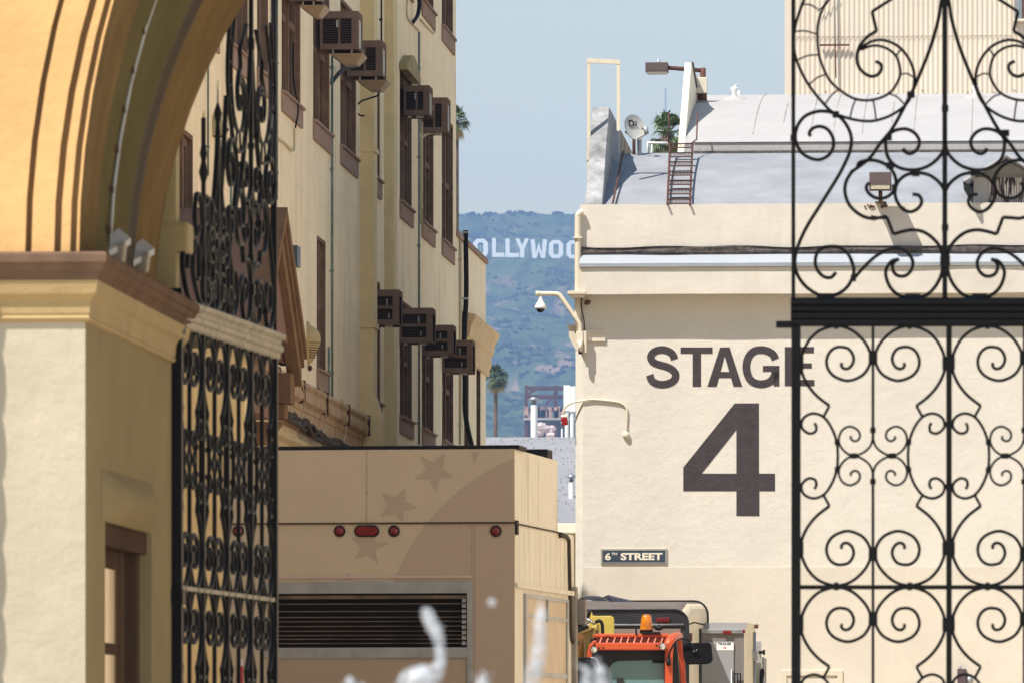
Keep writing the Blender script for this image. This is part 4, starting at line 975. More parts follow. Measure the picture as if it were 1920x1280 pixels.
# downpipe
T = Thing('downpipe', 'cream downpipe with an elbow running down the left corner of the stage', 'downpipe', ST, g_(1083, 640, -.2))
vp = -.2; P_ = lambda px, py: (ST.hv(px, py, vp)[0], vp, ST.hv(px, py, vp)[1])
T.part('pipe', MB().tube([P_(1094, 398), P_(1088, 399), P_(1084.5, 405), P_(1083.5, 414), P_(1083.5, 500), P_(1083.5, 552)], .041, 12, 6), PAINTC)
vp = -.08; T.part('lower_pipe', MB().tube([P_(1083.5, 548), P_(1083.5, 625)], .041, 12, 0), PAINTC)
vp = -.2; a = P_(1083.5, 446); T.part('coupling', MB().box(a[0]-.055, a[0]+.055, vp-.06, vp+.06, a[2]-.01, a[2]+.012), PAINTC)
# ledge bracket plate
a = g_(1064, 547, -.3)
p = MB(); b_ = g_(1098, 547, -.3); p.box(a[0], b_[0], -.29, .05, a[2]-.03, a[2]+.012); p.box(a[0]+.03, b_[0]-.02, -.26, 0, a[2]-.07, a[2]-.03)
solo('pipe_ledge', p, PAINTC, 'flat cream plate the downpipe passes through under the stage eave', 'bracket', ST, a, bev=.004)
# camera on arm
T = Thing('security_camera', 'white dome security camera hanging from a bent cream pole at the stage corner', 'security camera', ST, g_(1089, 645, -.15))
v_ = -.11; G_ = lambda px, py, v=-.11: (ST.hv(px, py, v)[0], v, ST.hv(px, py, v)[1])
T.part('arm', MB().tube([G_(1007, 550.5), G_(1040, 551), G_(1047, 552.5), G_(1053, 558), G_(1080, 597), G_(1086, 606), G_(1088, 615), G_(1088.5, 640)], .03, 10, 4), PAINTC)
T.part('arm_cap', MB().lathe([(.001, -.02), (.034, -.02), (.034, .03), (.001, .03)], G_(1007.5, 550.5), 10, 'x'), PAINTC)
c = G_(1013.5, 577); k = 1/147.
T.part('camera_housing', MB().lathe([(.0, 24*k), (2.2*k, 24*k), (2.6*k, 18*k), (5*k, 12*k), (8.5*k, 7*k), (11*k, 2*k), (11.2*k, -2*k), (.01, -2*k)], c, 20), WHT)
T.part('dome', MB().lathe([(7.5*k, -2*k), (7.2*k, -5*k), (5*k, -8*k), (.001, -9.5*k)], c, 16), mat('smoked_dome', (.01, .01, .012), rough=.1, var=0))
a, b_ = G_(1080.5, 660, -.1), G_(1098, 622, -.1)
T.part('clamp', MB().box(a[0], b_[0]-.03, -.14, -.03, a[2]+.1, b_[2]), PAINTC, bev=.005)
T.part('clamp_channel', MB().box(b_[0]-.025, b_[0]+.012, -.13, -.02, a[2]-.01, b_[2]+.01), PAINTC, bev=.004)
T.part('wall_plate', MB().box(g_(1099, 0)[0], g_(1135, 0)[0], -.03, -.0008, g_(0, 644)[2], g_(0, 622)[2]), PAINTC, bev=.003)
p = MB(); a2 = G_(1088, 655, -.15); p.lathe([(.0, -.03), (.03, -.03), (.03, .12), (.001, .12)], a2, 10); T.part('pole_end', p, PAINTC)
p = MB(); p.lathe([(.0, -.02), (.025, -.015), (.025, .02), (.001, .02)], G_(1088, 661, -.15), 8); T.part('end_plug', p, BLK)
T = Thing('metal_wall_box', 'cream wedge-shaped metal box at the stage corner behind the camera pole', 'box', ST, G_(1066, 655, .12))
a = [ST.hv(x, y, .1) for x, y in ((1063.5, 609), (1086, 609), (1086, 662), (1079, 655), (1067, 632), (1066, 615), (1063.5, 613))]
T.part('box', MB().prism(a, 'v', .08, .2), PAINTC); 
p = MB(); q1 = G_(1091, 549, -.12); q2 = G_(1096, 620, -.12)
solo('corner_cable', MB().tube([q1, G_(1090, 575, -.12), G_(1095, 600, -.12), q2], .008, 5, 4), BLK, 'thin dark cable hanging behind the camera pole at the stage corner', 'cable', ST, q1)
p = MB(); ico(p, g_(1101, 567, -.05), .045, .9); solo('eave_fixture', p, BRD, 'small dark rusted lump fixed under the stage eave near the corner', 'fixture', ST, g_(1101, 567, 0))

# ================================================================== truck body (tan)
def rv(px, py, v=0): a, z = RV.hv(px, py, v); return a, z
VANT = mat('van_tan_paint', (.58, .475, .35), rough=.45, var=.03, scale=2, streak=.12)
# painted darker disc
m = VANT; t = m.node_tree; N = t.nodes; L = t.links
zt, zcr = rv(800, 842)[1], rv(800, 980)[1]
cu, cz = rv(1110, 1235); rad = 405/F*63
BASEV = (-1.25, 0, 0)
tc = N.new('ShaderNodeTexCoord'); vm_ = N.new('ShaderNodeVectorMath'); vm_.operation = 'SUBTRACT'; vm_.inputs[1].default_value = (cu+1.25, 0, cz)
L.new(tc.outputs['Object'], vm_.inputs[0]); v2_ = N.new('ShaderNodeVectorMath'); v2_.operation = 'MULTIPLY'; v2_.inputs[1].default_value = (1, 0, 1); L.new(vm_.outputs[0], v2_.inputs[0])
ln = N.new('ShaderNodeVectorMath'); ln.operation = 'LENGTH'; L.new(v2_.outputs[0], ln.inputs[0])
lt = N.new('ShaderNodeMath'); lt.operation = 'LESS_THAN'; lt.inputs[1].default_value = rad; L.new(ln.outputs['Value'], lt.inputs[0])
x = N.new('ShaderNodeMix'); x.data_type = 'RGBA'; L.new(lt.outputs[0], x.inputs[0]); L.new(base_link(m), x.inputs[6]); x.inputs[7].default_value = (.475, .37, .285, 1)
L.new(x.outputs[2], getbsdf(m).inputs['Base Color'])
VDARK = mat('van_dark_tan', (.475, .37, .285), rough=.45, var=.03, scale=2)
SIDE = mat('van_side_cream', (.84, .78, .67), rough=.5, var=.04, scale=3, streak=1.0, scol=(.3, .22, .12), sscale=9)
T = Thing('box_truck', 'tall tan box truck seen from behind, painted with darker stars and a wide slatted vent', 'truck', RV, BASEV)
LN = 2.55
z1090, z1215, z1232, z1112 = rv(700, 1090)[1], rv(700, 1213)[1], rv(700, 1233)[1], rv(700, 1112)[1]
ur0, ur1 = rv(515-148, 0)[0], rv(876, 0)[0]     # vent opening (symmetric about the centre)
uC = rv(688, 0)[0]; ur0 = 2*uC-ur1
p = MB(); p.wall(-2.5, 0, .75, zcr, [(ur0, ur1, z1215, z1112)], 'v', 0, .12); T.part('rear_panel', p, VANT)
p = MB(); p.box(-2.5, 0, -.012, .0, zcr+.008, zt); T.part('upper_rear_panel', p, VANT)
p = MB(); p.box(-2.49, -.008, .012, LN, zcr, zt); T.part('upper_body', p, SIDE)
zs = .75; p = MB(); p.box(-2.49, -.008, .13, 3.55, zs, zcr-.004); p.box(-.06, -.008, .012, .13, zs, zcr-.004); p.box(-2.49, -2.44, .012, .13, zs, zcr-.004); T.part('lower_body', p, SIDE)
T.part('crease_seam', MB().box(-2.5, .004, -.016, -.001, zcr-.006, zcr+.007), mat('seam_dark', (.06, .045, .03)))
# side crease & dark curved trim
p = MB(); p.box(-.0075, .006, 0, LN+.3, zcr-.012, zcr+.0); p.tube([(.0, LN+.05, zcr-.03), (.0, LN+.55, zcr-.04), (.0, LN+.62, zcr-.2), (.0, LN+.72, zcr-.82), (.0, LN+.85, zcr-.95), (.02, LN+1.05, zcr-.96)], .022, 6, 4)
T.part('side_trim', p, mat('seam_dark', (0, 0, 0)))
k = .3
while k < 3.4: T.part('side_rib', MB().box(-.0079, -.0055, k, k+.03, z1090-.0, zcr-.05), SIDE, bev=.003); k += .3
p = MB()
for k in (.8, 1.4): p.box(-.007, -.006, k, k+.004, zcr+.05, zt-.05)
T.part('side_seam', p, mat('seam_brown', (.32, .24, .15)))
T.part('side_rail', MB().box(-.007, .02, .05, 3.4, z1090-.05, z1090-.01), SIDE)
T.part('side_latch', MB().box(-.006, .012, .06, .16, zt-.72, zt-.6), BLK)
# side window
zw1, zw0 = z1090-.09, 1.3
p = MB(); 
p.box(-.007, .015, .55, .63, zw0, zw1); p.box(-.007, .015, 3.0, 3.1, zw0, zw1); p.box(-.007, .015, .63, 3.0, zw1-.03, zw1); p.box(-.007, .02, 1.8, 1.86, zw1-.22, zw1-.03); p.box(-.007, .012, .63, 3.0, zw1-.2, zw1-.17); p.box(-.007, .012, .63, 3.0, zw0+.6, zw0+.64)
w_ = T.part('side_window', p, CHR)
T.part('pane', MB().add([(.003, .63, zw0), (.003, 3.0, zw0), (.003, 3.0, zw1-.03), (.003, .63, zw1-.03)], [(0, 1, 2, 3)]), mat('blind_tan', (.6, .45, .29), rough=.35, var=.12, scale=4, streak=.3), w_)
T.part('corner_post', MB().box(-.007, .03, 3.4, 3.54, .8, zw1+.12), mat('post_grey', (.3, .27, .24), var=.2))
T.part('mirror_box', MB().box(.031, .1, 3.5, 3.62, z1090-.3, z1090-.08), mat('post_grey', (0, 0, 0)))
# black roofing and rooftop unit
T.part('roof_membrane', MB().box(-2.5, .03, .05, .5, zt+.001, zt+.036), BLK, bev=.008)
T.part('rooftop_unit', MB().box(-.9, -.25, 1.2, 1.9, zt+.001, zt+.02), BLK)
aa, zb3 = RV.hv(1033, 862, 2.3); T.part('rooftop_rack', MB().box(-1.2, aa, 2.1, 2.4, zt-.01, RV.Z(843, 2.3)), BLK, bev=.01)
# vertical seams with rivets
def rivets(mb, pts, r=.0075):
    for (u, z) in pts: mb.lathe([(.0005, -.005), (r*.7, -.004), (r, 0)], (u, -.013 if z > zcr else 0, z), 8, 'y')
p = MB(); 
u = rv(688, 0)[0]; p.box(u-.0015, u+.0015, -.014, -.012, zcr, zt)
u = rv(890, 0)[0]; p.box(u-.0015, u+.0015, -.002, .001, .8, zcr-.01); p.box(rv(885, 0)[0]-.0015, rv(885, 0)[0]+.0015, -.002, .001, z1090, zcr-.01)
T.part('panel_seam', p, mat('seam_tan', (.3, .22, .15)))
p = MB(); pts = []
for q in (686, 691): pts += [(rv(q, 0)[0], rv(q, y)[1]) for y in range(848, 978, 25)]
pts += [(rv(948, 0)[0], rv(948, y)[1]) for y in range(848, 978, 25)]
pts += [(rv(x_, 0)[0], rv(x_, 984)[1]) for x_ in range(525, 930, 49)]
for q in (882, 892, 943): pts += [(rv(q, 0)[0], rv(q, y)[1]) for y in range(1012, 1290, 26)]
pts += [(rv(x_, 0)[0], rv(x_, 976)[1]+0) for x_ in range(525, 900, 51)]
rivets(p, pts); T.part('rivets', p, mat('rivet_tan', (.58, .47, .35), rough=.4))
# stars
def star(px, py, r, rot, clip=None):
    pts = []
    for k in range(10):
        rr_ = r if k % 2 == 0 else r*.40; an = math.radians(rot+36*k); pts.append((px+rr_*math.sin(an), py-rr_*math.cos(an)))
    if clip:
        side, lim = clip; out = []
        for i in range(len(pts)):
            a, b_ = pts[i], pts[(i+1) % len(pts)]
            ina = a[1] >= lim if side == '>' else a[1] <= lim; inb = b_[1] >= lim if side == '>' else b_[1] <= lim
            if ina: out.append(a)
            if ina != inb: s_ = (lim-a[1])/(b_[1]-a[1]); out.append((a[0]+(b_[0]-a[0])*s_, lim))
        pts = out
    return pts
for (px, py, r, rot, cl) in ((815, 884, 38, -10+180+0, None), (748, 946, 38, 22+180, None), (690, 1029, 38, 18+180, None), (887, 838, 33, 180, ('>', 843.5)), (653, 1096, 28, 0, ('<', 1087)), (631, 1230, 30, 0, None)):
    pass
STARS = [[(788,853),(812,865),(834,850),(831,879),(852,894),(826,897),(817,923),(806,898),(778,898),(799,879)],
 [(715,921),(742,932),(761,912),(760,939),(785,951),(758,957),(756,976),(752,976),(740,964),(713,967),(728,948)],
 [(658,1006),(676,1009),(705,1004),(703,1015),(730,1017),(704,1030),(709,1058),(690,1040),(662,1048),(678,1028)],
 [(884,847),(900,847),(889,870)], [(655,1071),(660,1087),(643,1087)]]
p = MB()
for i, s_ in enumerate(STARS):
    pts = [rv(a, b_) for a, b_ in s_]; v = -.012 if s_[0][1] < 980 else 0
    p.prism(pts, 'v', v-.003, v-.0005)
T.part('painted_stars', p, VDARK)
# lights
def lamp(px, py, w, lab, slot=False):
    u, z = rv(px, py); r_ = 11/F*63
    p = MB()
    if slot:
        for k, mb_r, mm, nm, d in ((0, r_, BLK, 'lamp_gasket', .012), (1, r_*.72, RED, 'tail_lamp', .02)):
            hwd = 13/F*63; pts = [(u+hwd+mb_r*math.cos(a), z+mb_r*math.sin(a)) for a in [math.radians(-90+15*i) for i in range(13)]]+[(u-hwd+mb_r*math.cos(a), z+mb_r*math.sin(a)) for a in [math.radians(90+15*i) for i in range(13)]]
            T.part(nm, MB().prism(pts, 'v', -d, -.0005), mm, bev=.003)
    else:
        T.part('lamp_gasket', MB().lathe([(.001, -.012), (r_*.98, -.012), (r_, -.008), (r_, -.0005)], (u, 0, z), 20, 'y'), BLK)
        T.part('tail_lamp', MB().lathe([(.001, -.028), (r_*.3, -.027), (r_*.6, -.022), (r_*.72, -.013)], (u, 0, z), 20, 'y'), RED)
for q in (447, 637, 739, 930): lamp(q, 995, 0, '')
lamp(688, 995, 0, '', True)
# vent
z1082 = rv(700, 1081)[1]
T.part('trim_strip', MB().box(ur0-.05, rv(885, 0)[0], -.014, -.0005, z1082-.012, z1082+.012), mat('trim_pinkish', (.58, .46, .4), rough=.4, var=.05), bev=.004)
p = MB(); p.box(ur0-.03, ur1+.0, -.02, -.0005, z1112, z1090); f = T.part('vent_frame', p, CHR, bev=.004)
T.part('vent_frame', MB().box(ur0-.03, ur1, -.018, -.0005, z1232, z1215), CHR, bev=.003)
T.part('vent_frame', MB().box(ur1, ur1+.045, -.02, -.0005, .8, z1090), CHR, bev=.003)
p = MB(); r3 = random.Random(4)
ys_ = [1121, 1131, 1145, 1156, 1164, 1173, 1182, 1190, 1197, 1205]
for y in ys_: z = rv(700, y)[1]; p.box(ur0, ur1, .02, .06, z-.003, z+.003)
z = rv(700, 1118)[1]; p.box(ur0, ur1, .03, .05, z-.01, z+.012)
T.part('slats', p, mat('slat_bronze', (.26, .2, .15), rough=.4, metal=.5, var=.4, scale=2))
T.part('vent_recess', MB().box(ur0-.02, ur1+.02, .1, .118, z1215-.02, z1112+.02), mat('recess_black', (.012, .009, .008), rough=.8))
p = MB(); z = z1215+.02
while z < z1112-.05: p.box(ur1-.045, ur1-.012, .0, .02, z, z+.03); z += .045
T.part('hinge_comb', p, CHR)
T.part('rear_door', MB().box(ur0, ur1-.005, -.006, -.0005, .9, z1232-.012), mat('door_tan', (.42, .32, .235), rough=.5, var=.04), bev=.003)
p = MB(); z0_ = 1.45; k = rv(700, 1238)[1]
S6 = [(612,1238),(622,1243),(630,1232.5),(637,1243),(653,1247),(640,1250),(642,1262),(630,1256),(612,1262),(620,1250)]
# chassis and wheels (below the picture)
T.part('chassis', MB().box(-2.3, -.2, .3, 3.3, .45, .74), BLK)
T.part('bumper', MB().box(-2.45, -.05, -.25, -.05, .4, .6), CHR, bev=.02)
for u in (-2.3, -.2):
    p = MB(); p.lathe([(.001, -.14), (.3, -.14), (.42, -.1), (.45, 0), (.42, .1), (.3, .14), (.001, .14)], (u, 1.0, .45), 24, 'x'); wh = T.part('wheel', p, BLK)
    T.part('rim', MB().lathe([(.001, -.15), (.2, -.15), (.24, -.142)] if u < -1 else [(.001, .15), (.2, .15), (.24, .142)], (u, 1.0, .45), 20, 'x'), GALV, wh)
# red and white placard glimpsed through the gate
u, z = rv(449, 1265); u1, z1 = rv(456, 1248)
p = MB(); p.box(u-.02, u+.03, -.01, -.0005, 1.6, z1); T.part('warning_label', p, mat('label_red', (.55, .02, .03), rough=.4)); T.part('label_top', MB().box(u-.02, u+.03, -.01, -.0005, z1+.001, z1+.06), WHT)

# ================================================================== vehicles on the right
OR = mat('machine_orange', (.58, .085, .025), rough=.38, var=.07, scale=6, spec=.5, streak=.15)
OX, OY = 0, 86
V8 = Fr((1283-960)/F*86, 86, math.radians(-1.0))
def h8(px, py, v=0): u, z = V8.hv(px, py, v); return u, z
def p8(px, py, v=0): u, z = V8.hv(px, py, v); return (u, v, z)
T = Thing('compact_loader', 'orange cabbed loader with a louvred roof visor, amber beacon and round work lamps', 'loader', V8, (h8(1190, 0)[0], .6, 0))
ZR = h8(1190, 1189, .45)[1]
uL, uR = h8(1108, 0)[0], h8(1262, 0)[0]
# visor front bar
zf0, zf1 = h8(1190, 1218)[1], h8(1190, 1206)[1]
p = MB(); p.box(uL+.05, uR-.05, -.03, .03, zf0, zf1+.012); T.part('visor_bar', p, OR, bev=.012)
zr_ = h8(1190, 1192, .5)[1]
p = MB(); n = 10
for k in range(n+1):
    u = uL+.07+(uR-uL-.16)*k/n; 
    p.add([(u+.02, .03, zf1), (u+.034, .03, zf1), (u+.074, .48, zr_-.01), (u+.06, .48, zr_-.01), (u+.02, .03, zf1-.02), (u+.034, .03, zf1-.02), (u+.074, .48, zr_-.03), (u+.06, .48, zr_-.03)],
          [(0,1,2,3),(7,6,5,4),(0,4,5,1),(3,2,6,7),(0,3,7,4),(1,5,6,2)], False)
T.part('visor_rib', p, mat('orange_pale', (.8, .27, .18), rough=.4, var=.05)); p = MB()
for k in range(3):
    f_ = .25+.25*k; v = .03+.45*f_; z = zf1+(zr_-zf1)*f_; p.box(uL+.08, uR-.03, v-.01, v+.01, z-.035, z-.005)
T.part('visor_louvre', p, mat('louvre_red', (.12, .02, .012), rough=.5, var=.05))
p = MB(); p.box(uL+.07, uR-.0, .05, .6, zf0+.02, zf0+.03); T.part('visor_underside', p, mat('red_dark', (.1, .02, .015)))
T.part('roof_panel', MB().box(uL+.06, uR-.02, .46, 1.5, zr_-.02, zr_+.03), OR, bev=.015)
# right pillar, bulging shoulder
p = MB(); sh = [h8(x, y, .1) for x, y in ((1247, 1222), (1247, 1206), (1252, 1196), (1262, 1189), (1272, 1187), (1279, 1192), (1282, 1205), (1283, 1222))]
p.prism([h8(1247, 1292)]+[h8(x, y) for x, y in ((1247, 1218), (1250, 1207), (1257, 1198), (1266, 1193), (1263, 1210), (1261, 1235), (1261, 1292))], 'v', -.02, .12)
T.part('front_pillar', p, OR, bev=.01)
p = MB(); pa = [p8(1254, 1205, .05), p8(1262, 1196, .2), p8(1272, 1192, .5), p8(1278, 1196, .9)]; 
p.tube([p8(1252, 1215, .03), p8(1256, 1202, .08), p8(1264, 1195, .3), p8(1273, 1192, .6)], [.05, .06, .06, .05], 10, 4); T.part('roof_shoulder', p, OR)
p = MB(); p.prism([h8(x, y, .5) for x, y in ((1270, 1198), (1278, 1198), (1284, 1240), (1287, 1292), (1277, 1292), (1273, 1235))], 'v', .5, .62); T.part('door_frame', p, OR, bev=.008)
p = MB(); p.prism([h8(x, y, .3) for x, y in ((1263, 1206), (1269, 1204), (1272, 1240), (1276, 1292), (1262, 1292))], 'v', .3, .32); T.part('side_glass', p, GLS)
p = MB(); p.prism([h8(x, y) for x, y in ((1100, 1292), (1101, 1222), (1105, 1208), (1113, 1200), (1120, 1200), (1112, 1210), (1110, 1224), (1110, 1292))], 'v', -.02, .12); T.part('front_pillar', p, OR, bev=.01)
T.part('cab_body', MB().box(uL+.03, uR+.05, .9, 1.5, .9, zr_-.02), mat('cab_black', (.02, .02, .022), rough=.6))
p = MB(); p.prism([h8(x, y) for x, y in ((1120, 1292), (1122, 1219), (1246, 1216), (1246, 1292))], 'v', .14, .15); T.part('headliner', p, mat('cab_black', (0, 0, 0)))
p = MB(); p.prism([h8(x, y) for x, y in ((1142, 1292), (1143, 1250), (1150, 1242), (1160, 1238), (1246, 1236), (1246, 1292))], 'v', .125, .138); T.part('windscreen', p, mat('teal_glass', (.13, .25, .26), rough=.25, var=.08, spec=.6))
p = MB(); p.prism([h8(x, y) for x, y in ((1224, 1242), (1246, 1242), (1246, 1236), (1224, 1236.5))], 'v', .11, .124); T.part('mirror_mount', p, BLK)
p = MB(); p.box(h8(1157, 0)[0], h8(1170, 0)[0], .1, .12, h8(0, 1292)[1], h8(0, 1270)[1]); T.part('wiper_motor', p, mat('cab_black', (0, 0, 0)))
for (q, y) in ((1113.5, 1217), (1242.5, 1211)):
    c = p8(q, y, -.08); r_ = .042
    l = T.part('work_lamp', MB().lathe([(.001, .06), (r_*.8, .05), (r_, .0), (r_*.9, -.005), (r_*.85, 0)], c, 16, 'y'), BLK)
    T.part('lens', MB().lathe([(.001, -.006), (r_*.4, -.004), (r_*.84, .0)], c, 16, 'y'), mat('lamp_glass', (.8, .8, .78), rough=.12, metal=.7, var=.3, scale=40), l)
c = p8(1212, 1172, .5); k = 1/163.
bc = T.part('beacon', MB().lathe([(.0005, 21.5*k), (5*k, 21*k), (8.5*k, 19*k), (10.5*k, 8*k), (12*k, -6*k), (12*k, -8*k)], c, 20), mat('amber_lens', (1, .3, .01), rough=.08, var=.25, scale=25, trans=.45, coat=.5))
T.part('reflector', MB().lathe([(.001, 16*k), (6*k, 8*k), (5*k, -2*k), (2*k, -6*k)], c, 12), mat('reflector_yellow', (1, .62, .05), rough=.3, metal=.3, var=.4, scale=40), bc)
T.part('beacon_base', MB().lathe([(12.3*k, -8*k), (12.3*k, -14*k), (8*k, -15*k), (.001, -15*k)], c, 18), BLK, bc)
p = MB(); p.box(c[0]-.13, c[0]-.11, .45, .5, zr_+.02, zr_+.12); p.box(c[0]-.06, c[0]+.16, .42, .56, zr_+.03, zr_+.05); ico(p, (c[0]+.14, .5, zr_+.1), .05, .8); T.part('beacon_bracket', p, BLK)
T.part('bolt', MB().box(h8(1140, 0)[0], h8(1145, 0)[0], .43, .46, h8(0, 1196, .45)[1], h8(0, 1191.5, .45)[1]), BLK)
p = MB()
for q, y in ((1123, 1214), (1131, 1213.5), (1231, 1209)): a = p8(q, y, -.032); p.lathe([(.0005, -.004), (.011, -.003), (.011, .004)], a, 10, 'y')
T.part('bolt', p, BLK)
p = MB(); pts = [h8(x, y, -.1) for x, y in ((1283, 1205), (1328, 1203), (1333, 1206), (1334.5, 1211), (1336.5, 1236), (1333, 1242), (1326, 1244), (1290, 1245), (1285, 1242), (1282, 1232), (1280, 1210))]
mr = T.part('mirror', MB().prism(pts, 'v', -.1, -.04), mat('mirror_black', (.005, .005, .006), rough=.7, spec=.15, var=.1), bev=.012)
T.part('mirror_arm', MB().tube([p8(1253, 1236, -.06), p8(1256, 1222, -.1), p8(1264, 1206, -.14), p8(1275, 1197, -.15), p8(1287, 1197, -.15), p8(1295, 1205, -.13), p8(1300, 1217, -.11)], .011, 8, 5), BLK, mr)
p = MB(); p.box(h8(1298, 0, -.1)[0], h8(1307, 0, -.1)[0], -.125, -.1, h8(0, 1223, -.1)[1], h8(0, 1217, -.1)[1]); T.part('mirror_clamp', p, BLK, mr)
p = MB()
for q, y in ((1301, 1219.5), (1306, 1217.5)): p.lathe([(.0005, -.01), (.007, -.008), (.007, 0)], p8(q, y, -.125), 8, 'y')
T.part('mirror_bolt', p, CHR, mr)
T.part('hand_grip', MB().tube([p8(1253, 1234, -.05), p8(1254, 1247, -.05)], .028, 8, 0), BLK)
p = MB(); pts = [h8(x, y, -.15) for x, y in ((1077, 1292), (1079, 1240), (1082, 1233), (1088, 1231), (1112, 1231.5), (1119, 1236), (1123, 1250), (1124, 1292))]
mr = T.part('mirror', MB().prism(pts, 'v', -.15, -.08), mat('mirror_black', (0, 0, 0)), bev=.012)
T.part('mirror_arm', MB().tube([p8(1107, 1232, -.16), p8(1117, 1234, -.17), p8(1123, 1246, -.17), p8(1124, 1262, -.17)], .007, 6, 4), CHR, mr)
# machine lower body and tyres
T.part('lower_body', MB().box(uL+.02, uR+.1, -.1, 1.9, .45, 1.2), OR, bev=.04)
for u in (uL-.1, uR+.2):
    for v in (.2, 1.5):
        wh = T.part('wheel', MB().lathe([(.001, -.13), (.25, -.13), (.36, -.09), (.38, 0), (.36, .09), (.25, .13), (.001, .13)], (u, v, .38), 22, 'x'), BLK)
        T.part('rim', MB().lathe([(.001, -.14), (.15, -.14), (.18, -.132)] if u < -.5 else [(.001, .14), (.15, .14), (.18, .132)], (u, v, .38), 16, 'x'), WHT, wh)

# yellow boom machine behind it
V9 = Fr((1151-960)/F*88, 88, A)
def h9(px, py, v=0): return V9.hv(px, py, v)
YM = mat('machine_yellow', (.6, .48, .1), rough=.45, var=.12, scale=5, streak=.3)
T = Thing('boom_lift', 'olive-yellow boom machine with hydraulic hoses squeezed between the tan truck and the orange loader', 'boom lift', V9, (h9(1110, 0)[0], .5, 0))
p = MB(); p.prism([h9(x, y) for x, y in ((1104, 1145), (1109, 1143), (1111, 1153), (1120, 1154), (1144, 1153.5), (1150, 1156), (1151.5, 1162), (1151.5, 1210), (1104, 1210))], 'v', 0, .05); T.part('side_plate', p, YM, bev=.008)
p = MB(); p.prism([h9(x, y, -.3) for x, y in ((1066, 1196), (1122, 1171), (1124, 1215), (1120, 1300), (1066, 1300))], 'v', -.3, -.05); T.part('boom', p, mat('boom_ochre', (.55, .38, .13), rough=.45, var=.12, scale=4), bev=.012)
p = MB(); p.tube([(h9(1070, 1194, -.32)[0], -.33, h9(1070, 1194, -.32)[1]), (h9(1123, 1171, -.32)[0], -.33, h9(1123, 1171, -.32)[1])], .014, 6, 0); p.tube([(h9(1116, 1175, -.32)[0], -.33, h9(1116, 1175, -.32)[1]), (h9(1110, 1200, -.32)[0], -.33, h9(1110, 1200, -.32)[1])], .012, 6, 0); T.part('boom_edge', p, mat('edge_yellow', (.75, .62, .2), rough=.4, var=.05))
a = h9(1086, 1240, -.55); p = MB(); r_ = 12/F*88
p.lathe([(.001, .42), (r_*.5, .4), (r_*.9, .33), (r_, .2), (r_, -.4)], (a[0], -.5, a[1]-.08), 18); T.part('fuel_canister', p, mat('canister_orange', (.62, .27, .04), rough=.3, var=.25, scale=6, coat=.4))
p = MB(); H_ = lambda px, py, v=-.35: (h9(px, py, v)[0], v, h9(px, py, v)[1])
p.tube([H_(1116, 1166), H_(1124, 1163), H_(1129, 1170), H_(1130, 1192)], .022, 8, 5); T.part('hydraulic_hose', p, BLK)
p = MB(); p.tube([H_(1072, 1180), H_(1085, 1170), H_(1098, 1164), H_(1106, 1142)], .028, 8, 4); p.tube([H_(1072, 1172), H_(1080, 1163), H_(1090, 1162)], .03, 8, 3); T.part('hydraulic_hose', p, BLK)
p = MB(); p.tube([H_(1072, 1165), H_(1098, 1142)], .06, 10, 0); T.part('hydraulic_ram', p, mat('ram_grey', (.22, .19, .18), rough=.5, var=.2))
p = MB(); a = H_(1087, 1168, -.42); b_ = H_(1098, 1154, -.42); p.box(a[0], b_[0], -.44, -.36, a[2], b_[2]); T.part('valve_block', p, mat('valve_green', (.2, .27, .2), rough=.5, var=.1), bev=.006)
p = MB(); p.tube([H_(1100, 1160, -.4), H_(1112, 1166, -.4)], .02, 8, 0); p.tube([H_(1099, 1172, -.4), H_(1101, 1164, -.4)], .018, 8, 0); p.tube([H_(1108, 1164, -.42), H_(1116, 1170, -.4)], .012, 8, 0); T.part('fitting', p, CHR)
T.part('base', MB().box(h9(1062, 0)[0], h9(1150, 0)[0], -.25, 1.5, .35, h9(0, 1300)[1]), YM, bev=.03)
for v in (0, 1.2): T.part('wheel', MB().lathe([(.001, -.13), (.25, -.13), (.36, -.09), (.38, 0), (.36, .09), (.25, .13), (.001, .13)], (h9(1070, 0)[0]-.1, v, .38), 20, 'x'), BLK)

# round-shouldered dark trailer
VA = Fr((1290-960)/F*89.5, 89.5, math.atan(1440/14000))
def hA(px, py, v=0): return VA.hv(px, py, v)
T = Thing('rounded_trailer', 'dark round-shouldered travel trailer with cream riveted side and chrome trim', 'trailer', VA, (-1, 1, 0))
zc_, zt_ = hA(1200, 1170)[1], hA(1200, 1143)[1]
WID = 2.0
def prof(r, w0, w1, zlo, zhi, n=6):
    return [(w0, zlo), (w1, zlo)]+[(w1-r+r*math.cos(math.pi/2*i/n), zhi-r+r*math.sin(math.pi/2*i/n)) for i in range(n+1)]+[(w0+r-r*math.sin(math.pi/2*i/n), zhi-r+r*math.cos(math.pi/2*i/n)) for i in range(n+1)]
z_lo = .6; r_ = .17
zbk = hA(1200, 1125, 1.1)[1]
def ringp(v, zhi, w1=0): return [(x, v, z) for x, z in prof(r_, -WID, w1, z_lo, zhi)]
R0, R1, R2 = ringp(0, zt_), ringp(.9, zbk-.02), ringp(3.0, zbk+.02)
n = len(R0); DT = mat('trailer_charcoal', (.03, .03, .036), rough=.38, var=.2, scale=4)
T.part('rear_shell', MB().add(R0, [list(range(n))]), DT)
SK = mat('trailer_cream', (.78, .68, .5), rough=.4, var=.08, scale=3, streak=1, scol=(.2, .15, .1), sscale=14)
TOP = mat('trailer_roof', (.13, .105, .098), rough=.5, var=.25, scale=2, streak=.5)
sf = []; tf = []
for i in range(n):
    j = (i+1) % n; f_ = (i, j, j+n, i+n); xm = (R0[i][0]+R0[j][0])/2
    (sf if xm > -.1 else tf).append(f_)
